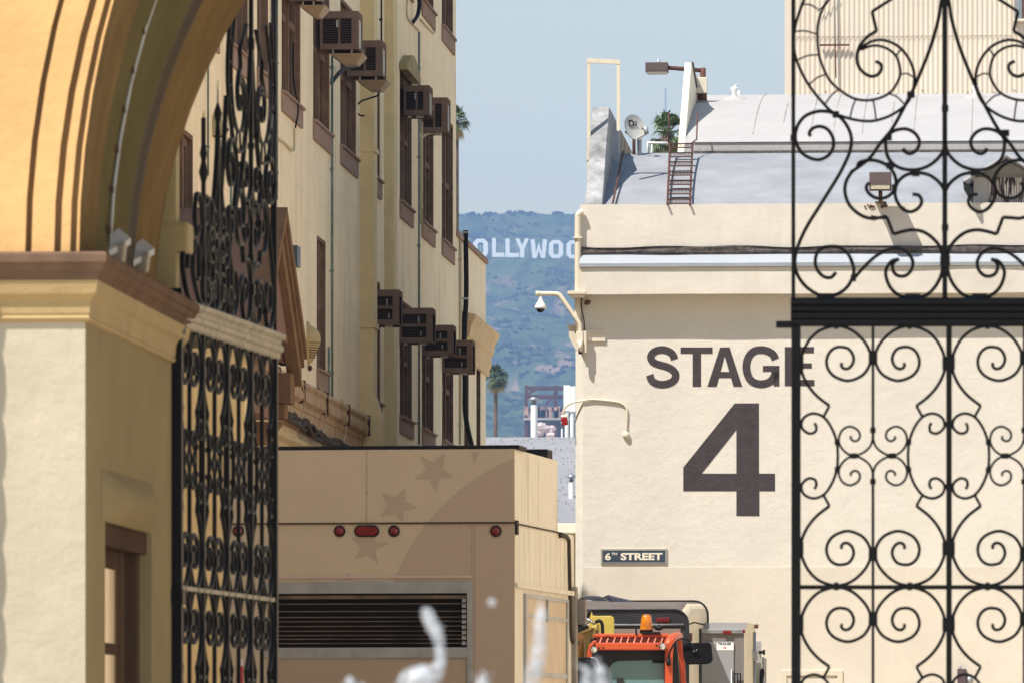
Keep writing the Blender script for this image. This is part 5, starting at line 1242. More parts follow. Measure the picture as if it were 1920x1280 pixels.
for a_, b_ in ((R0, R1), (R1, R2)):
    T.part('side_skin' if a_ is R0 else 'side_panel', MB().add(a_+b_, sf, False), SK); T.part('roof', MB().add(a_+b_, tf, False), TOP)
T.part('front_shell', MB().add(R2, [list(range(n))]), SK)
p = MB(); p.tube([(-.05+.0, -.02, hA(0, 1172)[1]), (-WID+.1, -.02, hA(0, 1174)[1])], .013, 6, 0); T.part('chrome_trim', p, CHR)
edge = [(q[0], q[1], q[2]+.0) for q in R2[2:]]; p = MB(); p.tube([(q[0]+.01, q[1], q[2]+.012) for q in R2[1:]], .014, 6, 0); T.part('edge_bead', p, BLK)
p = MB(); p.tube([(q[0]+.006, q[1]-.01, q[2]+.006) for q in R0[1:]], .012, 6, 0); T.part('edge_bead', p, DT)
p = MB(); k = .1
while k < 2.9: p.lathe([(.0005, .01), (.01, .008), (.012, 0)], (.0, k, zc_+.0+(zbk-zt_)*min(1, k/.9)*.3), 6, 'x'); k += .14
T.part('rivets', p, BLK)
a = hA(1231, 1166); b_ = hA(1256, 1157); T.part('marker_lamp', MB().box(a[0], b_[0], -.035, -.001, a[1], b_[1]), mat('dark_red_lens', (.14, .01, .012), rough=.3), bev=.008)
p = MB(); p.box(hA(1152, 0)[0], hA(1276, 0)[0], -.012, -.001, hA(0, 1300)[1], hA(0, 1180)[1]); T.part('rear_door', p, mat('door_taupe', (.25, .19, .165), rough=.5, var=.1))
p = MB(); 
for k in (1.7, 2.4): p.box(.0, .03, k, k+.1, .8, zc_-.02)
T.part('side_strap', p, DT)
T.part('side_marker', MB().box(0, .03, .15, .28, zc_-.2, zc_-.1), mat('marker_brown', (.12, .06, .06)))
a = hA(1107, 1134, 1.0); r_v = 30/F*90.5
T.part('roof_vent_dome', MB().lathe([(r_v, .0), (r_v*1.03, .02), (r_v*.95, .04), (r_v*.75, .07), (r_v*.4, .09), (.001, .095)], (a[0], 1.3, zbk-.03), 20), DT)
T.part('vent_base', MB().box(a[0]-r_v, a[0]+r_v+.03, 1.0, 1.6, zbk-.08, zbk-.005), TOP, bev=.01)
for v in (1.2, 2.0): T.part('wheel', MB().lathe([(.001, -.1), (.2, -.1), (.33, -.07), (.35, 0), (.33, .07), (.2, .1), (.001, .1)], (-.02, v, .35), 20, 'x'), BLK)
# tarp on roof
Q = lambda px, py, v: (hA(px, py, v)[0], v, hA(px, py, v)[1])
p = MB(); n_ = 16; ap = Q(1141, 1114.5, 1.7); base_px = [(1119+ (1190-1119)*i/n_) for i in range(n_+1)]
vs = []; fs = []
for i in range(n_+1):
    px = base_px[i]; yy = 1127 if i > 2 else 1122+i*1.6; b_ = Q(px, yy+(2.0 if i % 2 else 0), 1.35 + (.05 if i % 2 else 0)); vs += [ap if i < 9 else Q(1141+(i-8)*5.0, 1114.5+(i-8)*1.2, 1.7), b_]
for i in range(n_): fs.append((2*i, 2*i+1, 2*i+3, 2*i+2))
solo('roof_tarp', p.add(vs, fs, False), mat('navy_tarp', (.03, .035, .06), rough=.5, var=.5, scale=8), 'crumpled dark blue tarp peaked on top of the round-shouldered trailer', 'tarp', VA, Q(1150, 1127, 1.5))

# grey cargo trailer
VT = Fr((1395-960)/F*91.5, 91.5, math.atan(1500/14000))
def hT(px, py, v=0): return VT.hv(px, py, v)
T = Thing('cargo_trailer', 'grey box cargo trailer with a white rear door and a red and blue TRAILER sticker', 'trailer', VT, (-.8, 1, 0))
z0_, z1_ = hT(1380, 1186)[1], hT(1380, 1166.5, .6)[1]
GT_ = mat('trailer_grey', (.19, .17, .165), rough=.5, var=.08, scale=3, streak=.2)
p = MB(); p.add([(-1.9, 0, .5), (0, 0, .5), (0, 0, z0_), (-1.9, 0, z0_)], [(0, 1, 2, 3)]); T.part('rear_wall', p, GT_)
p = MB(); p.add([(-1.9, 0, z0_), (0, 0, z0_), (0, .6, z1_), (-1.9, .6, z1_), (0, 1.9, z1_), (-1.9, 1.9, z1_)], [(0, 1, 2, 3), (3, 2, 4, 5)]); T.part('roof', p, mat('trailer_roof_grey', (.22, .21, .205), rough=.5, var=.08))
p = MB(); p.add([(0, 0, .5), (0, 1.9, .5), (0, 1.9, z1_), (0, .6, z1_), (0, 0, z0_)], [(0, 1, 2, 3, 4)]); p.add([(-1.9, 0, .5), (-1.9, 1.9, .5), (-1.9, 1.9, z1_), (-1.9, .6, z1_), (-1.9, 0, z0_)], [(0, 1, 2, 3, 4)]); p.add([(0, 1.9, .5), (-1.9, 1.9, .5), (-1.9, 1.9, z1_), (0, 1.9, z1_)], [(0, 1, 2, 3)]); T.part('side_wall', p, SK)
T.part('header_trim', MB().box(-1.9, .0, -.03, -.001, hT(0, 1189)[1], hT(0, 1181)[1]), CHR, bev=.004)
a, b_ = hT(1356, 1188), hT(1372, 1181.5); T.part('marker_lamp', MB().box(a[0], b_[0], -.045, -.031, a[1], b_[1]), RED, bev=.004)
a = hT(1393, 1183); T.part('corner_marker', MB().box(a[0], a[0]+.03, -.04, -.001, a[1]-.02, a[1]+.02), RED); T.part('corner_marker', MB().box(.001, .04, 1.75, 1.85, z1_-.05, z1_+.0), RUST)
a, b_ = hT(1300, 1300), hT(1376, 1202); T.part('rear_door', MB().box(a[0], b_[0], -.02, -.001, .6, b_[1]), mat('door_bluegrey', (.29, .295, .31), rough=.5, var=.03), bev=.006)
a, b_ = hT(1344, 1218), hT(1376, 1204); st_ = T.part('sticker', MB().box(a[0], b_[0], -.022, -.0205, a[1], b_[1]), WHT)
p = MB(); text_mb('TRAILER', hT(1359, 0)[0], hT(0, 1208.5)[1], .03, -.022, .001, .04, mb=p, hx=hT(1371.5, 0)[0]-hT(1346, 0)[0]); T.part('sticker_lettering', p, mat('sticker_navy', (.04, .02, .09)), st_)
p = MB()
a = hT(1357, 1215); b_ = hT(1362, 1212); p.box(a[0], b_[0], -.0232, -.0222, a[1], b_[1]); T.part('sticker_flourish', p, mat('sticker_red', (.6, .1, .12)), st_)
p = MB(); r_ = [hT(1378, 1262), hT(1389, 1262), hT(1389, 1280), hT(1378, 1280)]; r_ = [(a, -.05, z) for a, z in r_]; p.tube(r_+[r_[0]], .01, 6, 0); p.tube([((r_[0][0]+r_[1][0])/2, -.05, r_[0][2]), ((r_[0][0]+r_[1][0])/2, -.05, r_[2][2])], .008, 6, 0); T.part('door_latch', p, BLK)
T.part('door_bar', MB().tube([(hT(1372, 0)[0], -.035, hT(0, 1255)[1]), (hT(1372, 0)[0], -.035, .7)], .012, 6, 0), GALV)
p = MB(); p.tube([(.02, 1.5, .6), (.02, 1.5, z1_-.1)], .018, 6, 0)
for z in (z1_-.4, 2.0, 1.5): p.box(.0, .06, 1.42, 1.6, z-.06, z+.06)
T.part('side_hinge', p, CHR)
for v in (.8, 1.5): T.part('wheel', MB().lathe([(.001, -.1), (.2, -.1), (.31, -.07), (.33, 0), (.31, .07), (.2, .1), (.001, .1)], (.02, v, .33), 20, 'x'), BLK)
# rack of posts against wall
VP = -1.2; Z_ = lambda px, py: ST.hv(px, py, VP)
T = Thing('steel_rack', 'upright grey steel posts and a dark board standing beside the cargo trailer', 'rack', ST, (sU(1420, VP), VP, 0))
for (x0_, x1_, y_, m_, nm) in ((1409, 1421, 1215.5, BLK, 'board'), (1417.5, 1427.5, 1201, GALV, 'post'), (1428.5, 1433.5, 1231, GALV, 'post'), (1434, 1437.5, 1233.5, GALV, 'post')):
    a, b_ = Z_(x0_, y_), Z_(x1_, y_); dv = .03*(x0_-1409)/8; T.part(nm, MB().box(a[0], b_[0], VP-dv, VP-dv+.025, 0, a[1]), m_, bev=.003)
a = Z_(1430, 1222); T.part('knob', MB().lathe([(.001, -.05), (.02, -.05), (.02, .0), (.035, .01), (.035, .03), (.001, .035)], (a[0], VP-.06, a[1]), 10, 'x'), BLK)
p = MB(); q = lambda x, y: (Z_(x, y)[0], VP-.1, Z_(x, y)[1]); p.tube([q(1428, 1300), q(1427, 1262), q(1430, 1254), q(1432, 1262), q(1429, 1275), q(1431, 1300)], .015, 6, 4); T.part('strap', p, BLK)

# ================================================================== gate structure
def gU(px, v=0): return GT.hv(px, 0, v)[0]
def gZ(py, v=0, px=100): return GT.hv(px, py, v)[1]
HB = 8.6; zC = gZ(474); HW = 2.85; DP = 3.15
T = Thing('gate_arch', 'ochre and cream stucco gateway with a deep moulded arch springing from a brown cornice', 'gateway', GT, (0, 1.5, 0))
for sg in (-1, 1):
    v0w, z1w = GT.hu(197, 985, -HW); v1w, _ = GT.hu(284, 1015, -HW); zt_w = 2.14
    p = MB()
    hole = (v0w, v1w, 1.0, zt_w)
    if sg < 0:
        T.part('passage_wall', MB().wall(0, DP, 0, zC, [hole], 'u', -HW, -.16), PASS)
        p.wall(-7, -HW, 0, zC, [], 'v', 0); p.add([(-7, DP, 0), (-HW, DP, 0), (-HW, DP, zC), (-7, DP, zC)], [(0, 1, 2, 3)]); p.add([(-7, 0, 0), (-7, DP, 0), (-7, DP, zC), (-7, 0, zC)], [(0, 1, 2, 3)])
        p.add([(-7, 0, zC), (-HW, 0, zC), (-HW, DP, zC), (-7, DP, zC)], [(0, 1, 2, 3)])
    else: p.box(HW, 7, 0, DP, 0, zC)
    T.part('pillar', p, PIL)
# soft plaster hood over side window
p = MB(); nn = 14; 
def hood(a, b_):
    v = v0w-.12+(v1w-v0w+.2)*a; s_ = math.sin(math.pi*b_)*.055*(1-abs(2*a-1)**6); return (-HW+s_+.001, v, zt_w+.005+b_*.2)
p.grid(hood, nn, 8); T.part('window_hood', p, PASS)
p = MB(); d = .05; x_ = -HW-.05
p.box(x_-.08, x_+.03, v0w, v1w, zt_w-.09, zt_w-.002); p.box(x_-.1, x_, v1w-.09, v1w, 1.0, zt_w-.09); p.box(x_-.11, x_-.02, v1w-.5, v1w-.36, 1.0, zt_w-.09); p.box(x_-.1, x_-.01, v0w, v0w+.08, 1.0, zt_w-.09)
p.box(x_-.09, x_-.03, v0w+.08, v1w-.5, zt_w-.17, zt_w-.09); p.box(x_-.09, x_-.03, v0w+.08, v1w-.5, 1.62, 1.67)
fw = T.part('side_window', p, mat('window_brown', (.1, .062, .045), rough=.5, spec=0, var=.1), bev=.006)
T.part('pane', MB().box(x_-.045, x_-.034, v0w+.05, v1w-.5, 1.0, zt_w-.09), mat('window_reflect', (.85, .7, .42), rough=.1, var=.2, scale=3, metal=.9), fw)
T.part('shutter', MB().box(x_-.1, x_-.06, v1w-.37, v1w-.08, 1.0, zt_w-.1), BRD, fw)
# cornice mouldings with mitred corner
def mould(mb, prof, sg=-1):
    for sgn in (sg,):
        k = len(prof); vs = []
        for (o, z) in prof:
            vs += [(sgn*7, -o, z), (sgn*(HW-o), -o, z), (sgn*(HW-o), DP+.12, z), (sgn*7, DP+.12, z)]
        fs = []
        for i in range(k-1):
            for j in range(3): fs.append((i*4+j, i*4+j+1, (i+1)*4+j+1, (i+1)*4+j))
        mb.add(vs, fs, False)
    return mb
zz = lambda y: gZ(y)
FR = [(0.0, zz(604)), (.014, zz(602)), (.02, zz(597)), (.014, zz(592)), (.018, zz(588)), (.022, zz(567)), (.028, zz(560)), (.045, zz(552)), (.05, zz(540)), (.055, zz(527))]
CO = [(0.016, zz(527.5)), (0.053, zz(527)), (0.056, zz(520)), (0.062, zz(518)), (0.064, zz(512)), (0.076, zz(508)), (0.082, zz(498)), (0.083, zz(496)), (0.092, zz(494)), (0.094, zz(480)), (0.090, zz(476)), (0.080, zz(474.5)), (-0.300, zz(473.5))]
for sg in (-1, 1):
    T.part('frieze', mould(MB(), FR, sg), ORG if False else mat('frieze_yellow', (.42, .30, .145), var=.07, scale=3, bump=.008, bscale=14)); T.part('cornice', mould(MB(), CO, sg), CORN)
# arch: swept profile of ellipses
zS = zC-.02
def aoff(px0, pxt, v):   # half width at the springing and vertical semi-axis from the picture
    a = -gU(px0, v); d = gU(pxt, v)+a; dy = gZ(0, v)-gZ(470, v); return a, dy*math.sqrt(a/(2*max(d, .02)))
def arch(stops, m_, nm, nseg=48):
    pr = [(*aoff(px0, pxt, v), v) for px0, pxt, v in stops]
    vs = []; k = len(pr); fs = []
    for i in range(nseg+1):
        th_ = math.pi*i/nseg
        for a, b_, v in pr: vs.append((-a*math.cos(th_), v, zS+b_*math.sin(th_)))
    for i in range(nseg):
        for j in range(k-1): fs.append((i*k+j, i*k+j+1, (i+1)*k+j+1, (i+1)*k+j))
    T.part(nm, MB().add(vs, fs, False), m_); return pr
o1 = arch([(-40, -8, -.05), (47, 105, -.05)], ORG, 'archivolt')
GRV = mat('groove_shade_ochre', (.5, .31, .14), var=.12, scale=3)  # ochre darkened to paint the shade inside the archivolt grooves
arch([(47, 105, -.05), (48, 106, .012), (57, 114, .012), (59, 116, -.045)], GRV, 'archivolt_groove')
arch([(59, 116, -.045), (101, 163, -.045)], ORG, 'archivolt')
arch([(101, 163, -.045), (102, 164, .012), (112, 174.5, .012), (114, 176.5, -.035)], GRV, 'archivolt_groove')
arch([(114, 176.5, -.035), (131, 192, -.035)], ORG, 'archivolt')
arch([(131, 192, -.035), (132, 193, .015), (142, 202, .015), (143, 203, -.02)], GRV, 'archivolt_groove')
arch([(143, 203, -.02), (148, 208, -.02)], ORG, 'archivolt')
arch([(148, 208, -.02), (154, 215, .05), (165, 226, .1), (180, 250, .45)], TANB, 'arch_bevel')
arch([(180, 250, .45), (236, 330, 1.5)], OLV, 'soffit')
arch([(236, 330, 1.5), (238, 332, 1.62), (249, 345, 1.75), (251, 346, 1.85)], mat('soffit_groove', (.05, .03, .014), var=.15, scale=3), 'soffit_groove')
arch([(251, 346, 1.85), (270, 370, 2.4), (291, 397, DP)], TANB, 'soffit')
# spandrel walls front and back
def spandrel(a, b_, v, nm, m_):
    n = 48; vs = []; fs = []
    for i in range(n+1):
        th_ = math.pi*i/n; x_ = -a*math.cos(th_); z_ = zS+b_*math.sin(th_)
        c_ = math.cos(th_); s_ = math.sin(th_); k = min(7/abs(c_) if abs(c_) > 1e-6 else 1e9, (HB-zS)/s_ if s_ > 1e-6 else 1e9)
        vs += [(x_, v, z_), (-c_*k, v, zS+s_*k)]
    for i in range(n): fs.append((2*i, 2*i+2, 2*i+3, 2*i+1))
    # fill the corners left between rays
    T.part(nm, MB().add(vs, fs, False), m_)
spandrel(o1[0][0], o1[0][1], -.05, 'front_wall', ORG)
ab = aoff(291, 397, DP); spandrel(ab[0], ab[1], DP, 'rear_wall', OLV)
T.part('parapet', MB().box(-7, 7, -.1, DP+.1, HB, HB+.25), CORN)
T.part('end_wall', MB().box(-7.05, -7, -.05, DP, zC, HB), ORG); T.part('end_wall', MB().box(7, 7.05, -.05, DP, zC, HB), ORG)
# conduit along soffit
ac_, bc_ = aoff(196, 266, .8); p = MB(); pts = [(-(ac_-.02)*math.cos(math.radians(t_)), .8, zS+(bc_-.02)*math.sin(math.radians(t_))) for t_ in range(2, 178, 4)]
p.tube(pts, .009, 6, 0); T.part('conduit', p, GALV)
p = MB()
for t_ in range(3, 177, 3):
    c = Vector((-(ac_-.01)*math.cos(math.radians(t_)), .78, zS+(bc_-.01)*math.sin(math.radians(t_)))); p.box(c.x-.006, c.x+.014, .74, .86, c.z-.012, c.z+.012)
T.part('conduit_clip', p, BRD)
# rear piers
for sg in (-1, 1):
    p = MB(); a, b_ = sorted((sg*HW, sg*3.7)); p.box(a, b_, DP+.03, DP+.17, 0, HB)
    T.part('rear_pier', p, mat('pier_olive', (.4, .32, .17), var=.1, scale=3, bump=.01, bscale=10))
    zq0, zq1 = gZ(482, DP+.3), gZ(425, DP+.3); a, b_ = sorted((sg*(HW-.055), sg*3.75))
    T.part('pier_capital', MB().prism([(a, zq0), (b_, zq0), (b_, zq1), (a+(0 if sg > 0 else 0), zq1-.02), ], 'v', DP+.025, DP+.24), mat('pier_olive', (0, 0, 0)), bev=.015)
# unseen twisted column, added and shaped to throw the scalloped shadow
for sg in (-1,):
    uc_ = gU(26, 0)-.48; vs = []; fs = []; nz_ = 420; na = 24
    T_ = Thing('shadow_column', 'unseen twisted column added to throw the scalloped shadow on the left gate pillar', 'column', GT, (uc_, -.3, 0))
    for i in range(nz_+1):
        z = .35+(HB-.9)*i/nz_
        for j in range(na):
            th_ = 2*math.pi*j/na; r_ = .115+.016*math.cos(2*th_-2*math.pi*z/.25); vs.append((uc_+r_*math.cos(th_), -.3+r_*math.sin(th_), z))
    for i in range(nz_):
        for j in range(na): fs.append((i*na+j, i*na+(j+1) % na, (i+1)*na+(j+1) % na, (i+1)*na+j))
    T_.part('shaft', MB().add(vs, fs, True), PIL)
    T_.part('base', MB().lathe([(.001, 0), (.2, 0), (.2, .12), (.15, .16), (.17, .24), (.12, .35)], (uc_, -.3, 0), 20), PIL)
    T_.part('capital', MB().lathe([(.11, HB-.56), (.14, HB-.5), (.12, HB-.4), (.19, HB-.15), (.2, HB-.02), (.001, HB-.02)], (uc_, -.3, 0), 20), PIL)
# small spot lamps on cornice
for (px, py, v, lab) in ((217, 447, 1.0, 'small white-hooded spotlight on the cornice, nearer the front of the arch'), (262, 466, 1.9, 'small white-hooded spotlight on the cornice, second and further in')):
    u, z = GT.hv(px, py, v); T_ = Thing('cornice_spotlight', lab, 'spotlight', GT, (u, v, zC), 'spotlights on the gate cornice')
    w_ = 30/F*30
    p = MB(); p.add([(u-w_, v-.12, z-.035), (u-w_*.1, v-.16, z-.06), (u+w_*.95, v, z+.0), (u+w_*.1, v+.05, z+.045), (u-w_, v-.12, z-.06), (u-w_*.1, v-.16, z-.085), (u+w_*.95, v, z-.025), (u+w_*.1, v+.05, z+.02)], [(0,1,2,3),(7,6,5,4),(0,4,5,1),(1,5,6,2),(2,6,7,3),(3,7,4,0)], False)
    T_.part('hood', p, mat('hood_pale', (.62, .6, .58), rough=.5, var=.1))
    T_.part('lamp_body', MB().prism([(u-w_*.35, z-.045), (u+w_*.75, z-.02), (u+w_*.6, z-.1), (u+w_*.1, z-.13), (u-w_*.3, z-.1)], 'v', v-.1, v), mat('lamp_taupe', (.3, .24, .18), rough=.5, var=.1), bev=.006)
    T_.part('bracket', MB().box(u+w_*.1, u+w_*.3, v-.06, v-.03, zC-.0, z-.1), BRD)

# ------------------------------------------------------------------ wrought iron leaves
S_ = 437.5
def gx(px, py): return ((px-1484)/S_, 0, CZ+(HY-py)/S_)
def z4(pts, ox=1440, oy=560, k=3.556): return [(ox+a/k, oy+b_/k) for a, b_ in pts]
GL = []          # (name, meshbuilder, bevel)
def g_(name, mb): GL.append((name, mb))
def wire(pts, r=.0065, sm=4): return MB().tube([gx(*p_) for p_ in pts], r, 6, sm, flat=1.6)
def rect(mb, x0, x1, y0, y1, d0=-.02, d1=.02):
    a = gx(x0, y1); b_ = gx(x1, y0); return mb.box(a[0], b_[0], d0, d1, a[2], b_[2])
PER = 283.6; X0 = 1501.3; XM = 1636.8
WID_ = PER*4+18
xH = 1484+WID_
mb = MB(); rect(mb, 1484, 1491, -230, 600, -.014, .014); rect(mb, 1484, 1501, 598, 1700, -.02, .02); rect(mb, 1486, 1502, 1700, 1945, -.02, .02); g_('stile', mb)
mb = MB(); rect(mb, xH-18, xH, 540, 1920, -.025, .025); a = gx(xH-9, 0); g_('hinge_stile', mb)
for y in (612, 1118, 1700): mb = MB(); rect(mb, xH-24, xH+12, y-14, y+14, -.034, .034); g_('hinge_knuckle', mb)
mb = MB(); 
pr = [(-.02, 612), (-.03, 609), (-.03, 600), (-.045, 597), (-.045, 588), (-.035, 584), (-.035, 576), (-.055, 571), (-.055, 564), (-.035, 559), (.035, 559), (.055, 564), (.055, 571), (.035, 576), (.035, 584), (.045, 588), (.045, 597), (.03, 600), (.03, 609), (.02, 612)]
mb.prism([(v, CZ+(HY-y)/S_) for v, y in pr], 'u', gx(1483, 0)[0], gx(xH-2, 0)[0]); g_('transom_beam', mb)
mb = MB(); rect(mb, 1455, 1484, 602, 615, -.012, .012); g_('latch_bolt', mb)
for y in (1100, 1589): mb = MB(); rect(mb, 1501, xH-18, y-4, y+4, -.012, .012); g_('middle_rail', mb)
mb = MB(); rect(mb, 1501, xH-18, 1920, 1940, -.02, .02); g_('bottom_rail', mb)
for k in range(1, 4): mb = MB(); x_ = X0+PER*k-5.5; rect(mb, x_-5, x_+5, 611, 1920, -.013, .013); g_('bar', mb)
for k in range(4):
    xm = XM+PER*k
    for dy in (0, 489):
        mb = MB(); rect(mb, xm-2.6, xm+2.6, 612+dy, 824+dy, -.009, .009); rect(mb, xm-2.6, xm+2.6, 884+dy, 1097+dy, -.009, .009)
        for y in (806, 902): rect(mb, xm-5, xm+5, y-5+dy, y+5+dy, -.014, .014)
        for y in (668, 1040): rect(mb, xm-8, xm+8, y-11+dy, y+11+dy, -.016, .016)
        g_('bar', mb)
    mb = MB(); rect(mb, xm-3, xm+3, 1594, 1920, -.01, .01); g_('bar', mb)
    mb = MB()
    for j in range(1, 5): x_ = X0+PER*k+PER*j/5-3; rect(mb, x_-3, x_+3, 1594, 1920, -.008, .008)
    g_('lower_bars', mb)
big = z4([(492,425),(490,447),(510,465),(540,460),(565,430),(570,385),(540,335),(485,320),(440,330),(405,365),(390,420),(405,475),(450,520),(535,545),(620,515),(665,465),(686,400),(670,330),(625,265),(550,205),(455,182),(350,210),(280,270),(235,350),(218,430),(230,500),(270,580),(330,650),(410,712)])
kink = [big[-1], (1544, 780.8)]
oval = z4([(310,825),(322,850),(318,880),(300,893),(270,895),(235,870),(222,835),(240,790),(290,764),(340,770),(385,800),(430,870),(460,960),(466,1045)])
small = z4([(555,912),(553,932),(580,947),(605,935),(613,905),(597,872),(550,850),(505,865),(478,905),(475,960),(510,1015),(572,1045),(640,1020),(682,980),(698,935)])
YMID = 854.0
def tr(pts, k, mir, flip, dy):
    o = []
    for x_, y in pts:
        if mir: x_ = 2*XM-x_
        if flip: y = 2*YMID-y
        o.append((x_+PER*k, y+dy))
    return o
for k in range(4):
    for dy in (0, 489):
        for mir in (0, 1):
            mb = MB()
            for flip in (0, 1):
                for pts, r_, sm in ((big, .0068, 4), (kink, .006, 0), (oval, .0062, 4)):
                    t_ = tr(pts, k, mir, flip, dy); q = wire(t_, r_, sm); mb.add(q.V, q.F, True)
            # collars
            for x_, y in ((1569, 856), (1569, 880)) :
                pass
            for x_, y in ((1569, 828), (1569, 880), (1501, 795), (1501, 912), (1568, 612), (1568, 1096)):
                t_ = tr([(x_, y)], k, mir, 0, dy)[0]; rect(mb, t_[0]-4, t_[0]+4, t_[1]-5, t_[1]+5, -.013, .013)
            for x_, y in ((1501.5, 681), (1501.5, 1027)):
                t_ = tr([(x_, y)], k, mir, 0, dy)[0]; rect(mb, t_[0]-5, t_[0]+5, t_[1]-12, t_[1]+12, -.015, .015)
            g_('scroll', mb)
            mb = MB()
            for flip in (0, 1):
                q = wire(tr(small, k, mir, flip, dy), .0052, 4); mb.add(q.V, q.F, True)
            t_ = tr([(1600.8, 854)], k, mir, 0, dy)[0]; rect(mb, t_[0]-6, t_[0]+6, t_[1]-5, t_[1]+5, -.013, .013); g_('small_scroll', mb)
# upper ornament
def z2(p_): return [(1460+a/4, b_/4) for a, b_ in p_]
def z3(p_): return [(1460+a/3.765, 300+b_/3.765) for a, b_ in p_]
UO = 1772.0
def mi(p_): return [(2*UO-x_, y) for x_, y in p_]
outer = z2([(300,-260),(240,-120),(190,0),(150,110),(120,220),(110,330),(130,440),(180,560),(240,660),(320,760),(400,840),(500,882),(600,905),(700,910),(800,885),(880,845),(950,790),(995,720),(1015,640),(1018,560),(995,480),(955,410),(900,352),(830,315),(760,302),(690,315),(640,345),(600,380)])
inner = z2([(520,-220),(440,-110),(370,0),(325,80),(300,160),(290,250),(300,400),(330,500),(380,600),(450,670),(550,735),(650,755),(750,740),(830,700),(880,640),(912,560),(900,470),(870,410),(810,365),(740,345),(680,350),(620,375)])
zig1 = z2([(1010,-130),(930,-60),(840,0),(700,90)]); zig2 = z2([(700,90),(735,235)])
spir = z2([(735,235),(670,275),(620,330),(592,390),(588,455),(605,510),(645,553),(695,575),(745,560),(772,515),(762,480),(725,462)])
rungs = [((180,35),(300,75)),((110,240),(290,260)),((135,455),(305,415)),((225,640),(355,560)),((350,780),(450,675)),((535,885),(575,755)),((730,900),(710,760)),((945,785),(830,705)),((1010,580),(915,560)),((930,380),(880,425))]
side_sp = z2([(240,1025),(230,1000),(255,965),(310,950),(370,975),(408,1040),(408,1110),(370,1170),(300,1200),(220,1180),(160,1130),(125,1040),(140,950),(190,880),(260,845),(330,835),(410,850),(480,900),(530,980),(547,1060),(530,1150),(500,1220),(465,1290)])+z3([(400,150),(300,310),(200,470),(140,600),(115,700),(125,790),(170,870),(240,930),(330,968),(420,945),(490,890),(530,800),(520,730),(490,665),(440,625),(380,612),(320,620),(275,650),(258,720),(275,780),(320,825),(370,830),(405,795)])
fork = z2([(1245,1060),(1235,1130),(1190,1195),(1120,1248),(1030,1275),(940,1270),(870,1240),(820,1180),(803,1100),(808,1040),(840,1000),(890,975),(960,970),(1020,1000),(1053,1050),(1050,1100),(1020,1140),(980,1155),(948,1140),(935,1115)])
diag = z2([(1232,-60),(1215,40),(1195,160),(1130,380),(1015,660),(950,790),(850,970),(760,1080),(680,1190),(555,1285)])+z3([(520,80),(478,150),(468,230),(500,320),(570,385),(640,412),(700,410),(765,405)])
low1 = z3([(525,845),(600,760),(680,685),(760,638),(840,625),(905,650),(945,710),(940,770),(905,812),(862,822),(820,803),(803,755),(818,718),(850,702)])
low2 = z3([(850,702),(795,718),(757,780),(765,850),(800,915),(860,960),(950,975),(1040,955),(1105,895),(1148,810),(1160,710),(1140,620),(1090,555),(1025,510),(950,495),(880,505),(810,525)])
low3 = z3([(810,525),(765,405)])
mid1 = z3([(1183,250),(1150,180),(1100,130),(1040,100),(970,93),(900,108),(848,150),(822,210),(830,280),(870,342),(928,368),(985,342),(1010,295),(990,252),(945,243)])
mid2 = z3([(620,200),(632,160),(660,150)]) ; 
circ = z3([(555,60),(570,20),(640,3),(700,10),(765,40),(815,100),(828,170),(800,235),(750,268),(690,270),(640,240),(618,195),(640,160)])
def ornament(o=0, m=False, sc=1, yb=560, full=True):
    f = (lambda P_: [((2*UO-x_ if m else x_), y) for x_, y in P_])
    def sca(P_): return [(UO+o+(x_-UO)*sc, yb-(yb-y)*sc) for x_, y in f(P_)]
    for P_, r_, nm in ((outer, .0065, 'ribbed_scroll'), (inner, .006, 'ribbed_scroll'), (spir, .0075, 'scroll'), (side_sp, .0078, 'scroll'), (fork, .0078, 'scroll'), (diag, .0078, 'diagonal_bar'), (mid1, .0078, 'scroll'), (low1, .0078, 'scroll'), (low2, .0078, 'scroll'), (circ, .0078, 'scroll')):
        if not full and P_ in (outer, inner, spir): continue
        mb = wire(sca(P_), r_, 4)
        if P_ is outer:
            for a, b_ in rungs:
                a_, b2 = z2([a, b_]); md = ((a_[0]+b2[0])/2, (a_[1]+b2[1])/2-4); q = wire(sca([a_, md, b2]), .0038, 3); mb.add(q.V, q.F, True)
        if P_ is spir:
            for z_ in (zig1, zig2): q = wire(sca(z_), .007, 0); mb.add(q.V, q.F, True)
        if P_ is low2: q = wire(sca(low3), .0075, 0); mb.add(q.V, q.F, True)
        g_(nm, mb)
ornament(); ornament(m=True)
mb = MB(); rect(mb, UO-5, UO+4, -260, 560, -.01, .01)
for y in (204, 427): rect(mb, UO-6, UO+6, y-6, y+6, -.014, .014)
rect(mb, UO-9, UO+9, 480, 500, -.018, .018); rect(mb, UO-7, UO+7, -10, 12, -.015, .015); g_('centre_bar', mb)
for x_, y, w_ in ((1567, 215, 6), (1487, 259, 5), (1666, 258, 6), (1669, 311, 7), (1717, 325, 7), (1677, 352, 5), (1600, 522, 5), (1827, 325, 7), (1885, 250, 7), (1548, 557, 16), (1711, 557, 14), (1836, 557, 14), (1708, 178, 7)): mb = MB(); rect(mb, x_-w_, x_+w_, y-6, y+6, -.016, .016); g_('collar', mb)
mb = MB(); rect(mb, UO+391, UO+399, 190, 560, -.009, .009); mb.lathe([(.001, .0), (.014, .02), (.02, .05), (.004, .1), (.001, .2)], gx(UO+395, 195), 8); g_('centre_bar', mb)
ornament(o=395, sc=.62, full=False); ornament(o=395, m=True, sc=.62, full=False)
